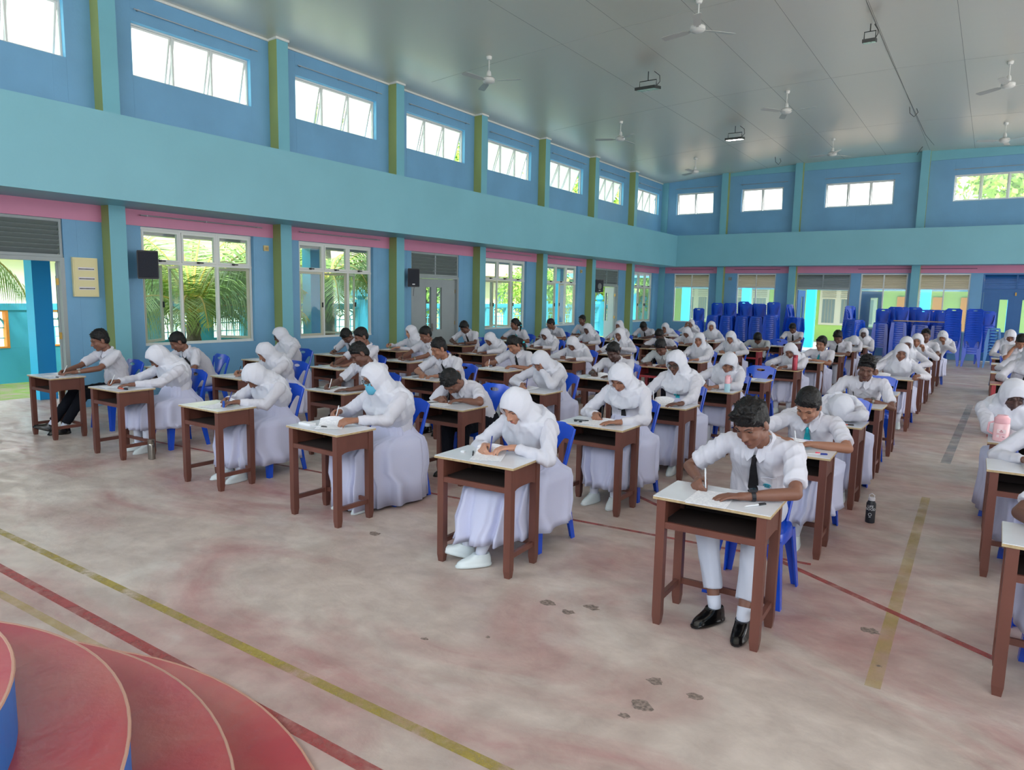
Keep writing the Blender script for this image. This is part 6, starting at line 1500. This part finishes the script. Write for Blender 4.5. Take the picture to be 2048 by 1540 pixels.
building(-27, -23, 12, 24, 2.6, mat('chalk_blue_paint', srgb(214, 230, 234), 0.6), 'pale blue building beyond the garden wall')
building(-26, -22.5, 27, 44, 2.8, M['cream'], 'cream building beyond the garden wall by the far corner')

def palm(x, y, hgt, nfr, L_, seed, label, lean=(0, 0), amin=0, amax=360, elev=(5, 70)):
    rng = random.Random(seed); r = empty('coconut_palm', (x, y, -0.06), label, 'tree', 'coconut palms outside')
    mb = MB(); n = 9; mb.tube([(lean[0]*(k/n)**2, lean[1]*(k/n)**2, hgt*k/n) for k in range(n+1)], [0.17-0.05*k/n+(0.02 if k % 2 else 0) for k in range(n+1)], 14); mb.obj('trunk', M['bark'], r)
    top = V3(lean[0], lean[1], hgt)
    for i in range(nfr):
        az = math.radians(amin+(amax-amin)*(i+rng.random()*0.6)/nfr); el = math.radians(rng.uniform(*elev)); L = L_*rng.uniform(0.8, 1.1)
        hd = V3(math.cos(az), math.sin(az), 0); pts = []; p = top.copy(); n = 12
        for k in range(n+1):
            pts.append(p.copy()); e = el-math.radians(95)*(k/n)**1.5*(0.7+0.3*math.cos(el)); p = p+(hd*math.cos(e)+V3(0, 0, 1)*math.sin(e))*L/n
        mb = MB(); mb.tube(pts, [0.030*(1-k/(n+1)*0.85) for k in range(n+1)], 6, 0)
        side = hd.cross(V3(0, 0, 1)); m_ = 54
        for j in range(m_):
            t = 0.14+0.86*j/m_; k = min(n-1, int(t*n)); q = pts[k].lerp(pts[k+1], t*n-k); tan = (pts[k+1]-pts[k]).normalized(); ln = L*0.34*math.sin(math.pi*min(1, 0.12+t*0.9))**0.7
            for sg in (-1, 1):
                dv = (side*sg*0.8+tan*0.55+V3(0, 0, -0.30-0.35*rng.random())).normalized(); a_ = q; b_ = q+dv*ln*0.5+V3(0, 0, 0.02); c_ = q+dv*ln+V3(0, 0, -0.16*ln*2); w = tan*0.016
                nn = len(mb.v); mb.v += [tuple(a_-w*0.5), tuple(a_+w*0.5), tuple(b_-w), tuple(b_+w), tuple(c_)]; mb.f += [(nn, nn+1, nn+3, nn+2), (nn+2, nn+3, nn+4)]; mb.m += [1, 1]
        me = bpy.data.meshes.new('frond'); me.from_pydata(mb.v, [], mb.f); me.materials.append(M['stem']); me.materials.append(M['leaf' if rng.random() < 0.65 else 'leafdark']); me.polygons.foreach_set('material_index', mb.m); put('frond', me, r)
    return r
palm(-14.3, 8.66, 1.35, 26, 3.0, 3, 'young coconut palm with yellow stems outside the first side window', elev=(18, 80))
palm(-14.6, 3.4, 2.6, 18, 2.9, 8, 'coconut palm with drooping fronds outside the side doorway', elev=(5, 60))
palm(-14.5, 12.6, 2.2, 18, 2.8, 15, 'coconut palm outside the second side window', elev=(5, 65))
palm(-15.0, 31.5, 2.4, 14, 2.6, 27, 'coconut palm beyond the far end of the walkway', elev=(5, 65))

def tree(x, y, hgt, rad, nl, seed, label, trunk=True, cz=None, leafm='leafbright', s_=0.10):
    rng = np.random.RandomState(seed); r = empty('leafy_tree', (x, y, -0.06), label, 'tree', 'leafy trees outside')
    mb = MB(); mb.tube([(0, 0, 0), (0.1, 0.05, hgt*0.5), (0, 0, hgt)], [0.14, 0.11, 0.05], 10)
    for k in range(5): a = k*1.3; mb.tube([(0, 0, hgt*0.55), (rad*0.45*math.cos(a), rad*0.45*math.sin(a), hgt*0.95)], [0.06, 0.02], 6)
    mb.obj('trunk', M['bark'], r)
    blobs = [(rng.uniform(-0.55, 0.55, 3)*rad*np.array([1, 1, 0.8]), rad*rng.uniform(0.35, 0.6)) for _ in range(9)]
    vs = np.zeros((nl*4, 3)); 
    for i in range(nl):
        c, br = blobs[i % 9]; d = rng.randn(3); d /= np.linalg.norm(d); p = c+d*br*(0.75+0.3*rng.rand())+np.array([0, 0, hgt]); a = rng.randn(3); a /= np.linalg.norm(a); b = np.cross(a, d); b /= np.linalg.norm(b)+1e-6
        z = s_*rng.uniform(0.6, 1.3); vs[4*i:4*i+4] = [p-a*z, p-b*z*0.45, p+a*z, p+b*z*0.45]
    me = bpy.data.meshes.new('foliage'); me.from_pydata(vs.tolist(), [], [(4*i, 4*i+1, 4*i+2, 4*i+3) for i in range(nl)]); me.materials.append(M[leafm]); put('foliage', me, r)
    return r
tree(-17.6, 12.8, 2.6, 1.9, 3600, 1, 'leafy tree beyond the garden wall behind the second side window')
tree(-17.2, 19.6, 2.4, 2.0, 3600, 2, 'bright green leafy tree outside the third side window')
tree(-17.0, 26.5, 2.5, 1.9, 3200, 3, 'leafy tree outside the fourth side window')
tree(-16.8, 34.0, 2.6, 2.1, 3200, 4, 'leafy tree seen through the far side doorway')
tree(-18.0, 15.5, 6.0, 2.4, 4200, 5, 'tall tree behind the upper side windows, nearer one', s_=0.16)
tree(-18.5, 24.0, 6.4, 2.6, 4200, 6, 'tall tree behind the upper side windows, middle one', s_=0.16)
tree(-18.0, 33.0, 6.8, 2.8, 4200, 7, 'tall tree behind the upper side windows, farthest one', s_=0.16)
tree(2.0, 46.0, 9.0, 4.2, 5200, 9, 'large pale tree above the far building roof', s_=0.24)

# school block across the yard, behind the far wall
SB = empty('school_building', (0, 0, 0), 'lime green school building with cream windows seen through the far doorway', 'building')
BY = 36.0
MB().box(-30, 12, BY, BY+5, -0.06, 3.2).obj('walls', M['lime'], SB)
MB().box(-30, 12, BY-2.0, BY+5, 2.35, 2.75).obj('fascia', M['fascia'], SB)
mb = MB(); mb.loft([[(-30, BY-2.6, 2.75), (-30, BY+2, 4.6), (-30, BY+6, 2.75)], [(12, BY-2.6, 2.75), (12, BY+2, 4.6), (12, BY+6, 2.75)]]); mb.obj('roof', M['rooftile'], SB)
def bwin(xa, xb, za=0.72, zb=1.95, n=3):
    mb = MB(); mb.box(xa, xb, BY-0.06, BY, za, zb+0.45); o = mb.obj('window', M['cream'], SB)
    mb = MB(); w = (xb-xa)/n
    for k in range(n): mb.box(xa+w*k+0.14, xa+w*(k+1)-0.14, BY-0.075, BY-0.06, za+0.10, zb-0.02)
    mb.obj('pane', mat('grey_green_pane', srgb(140, 148, 140), 0.3), o)  # plain grey-green pane colour
    mb = MB()
    for k in range(n):
        for j in range(1, 4): x = xa+w*k+0.14+(w-0.28)*j/4; mb.box(x-0.012, x+0.012, BY-0.09, BY-0.075, za+0.10, zb)
        for j in range(4): mb.box(xa+w*k+0.1, xa+w*(k+1)-0.1, BY-0.085, BY-0.06, zb+0.06+0.09*j, zb+0.10+0.09*j)
    mb.obj('bars', M['louver'], o)
bwin(-6.85, -4.4); bwin(-11.0, -9.2, n=2); bwin(-13.6, -12.2, n=2); bwin(-3.1, -2.4, n=1); bwin(2.6, 5.0)
for a, b, c in ((-3.60, -3.20, 'orange'), (-2.22, -1.82, 'orange'), (-1.18, -0.80, 'orange')): MB().box(a, b, BY-0.08, BY, -0.06, 2.1).obj('door', M[c], SB)
for a, b in ((-10.3, -9.88), (-1.50, -1.18)): pass
for k, x in enumerate([-17.0, -14.3, -11.62, -8.95, -6.33, -2.30, 0.4, 3.1]):
    mb = MB(); mb.box(x, x+0.34, 30.5, 30.8, -0.06, 2.75); tag(mb.obj('yard_post', M['postcyan'], None), 'bright cyan post of the yard walkway, %s from the window-wall side' % ORD[k+1], 'post', 'cyan posts across the yard')
struct(MB().box(-18, 8, 30.45, 30.85, 2.75, 2.95).obj('walkway_beam', M['fascia']))
# ---------------------------------------------------------------- link everything
for o in LINKS:
    if o.name not in COL.objects: COL.objects.link(o)
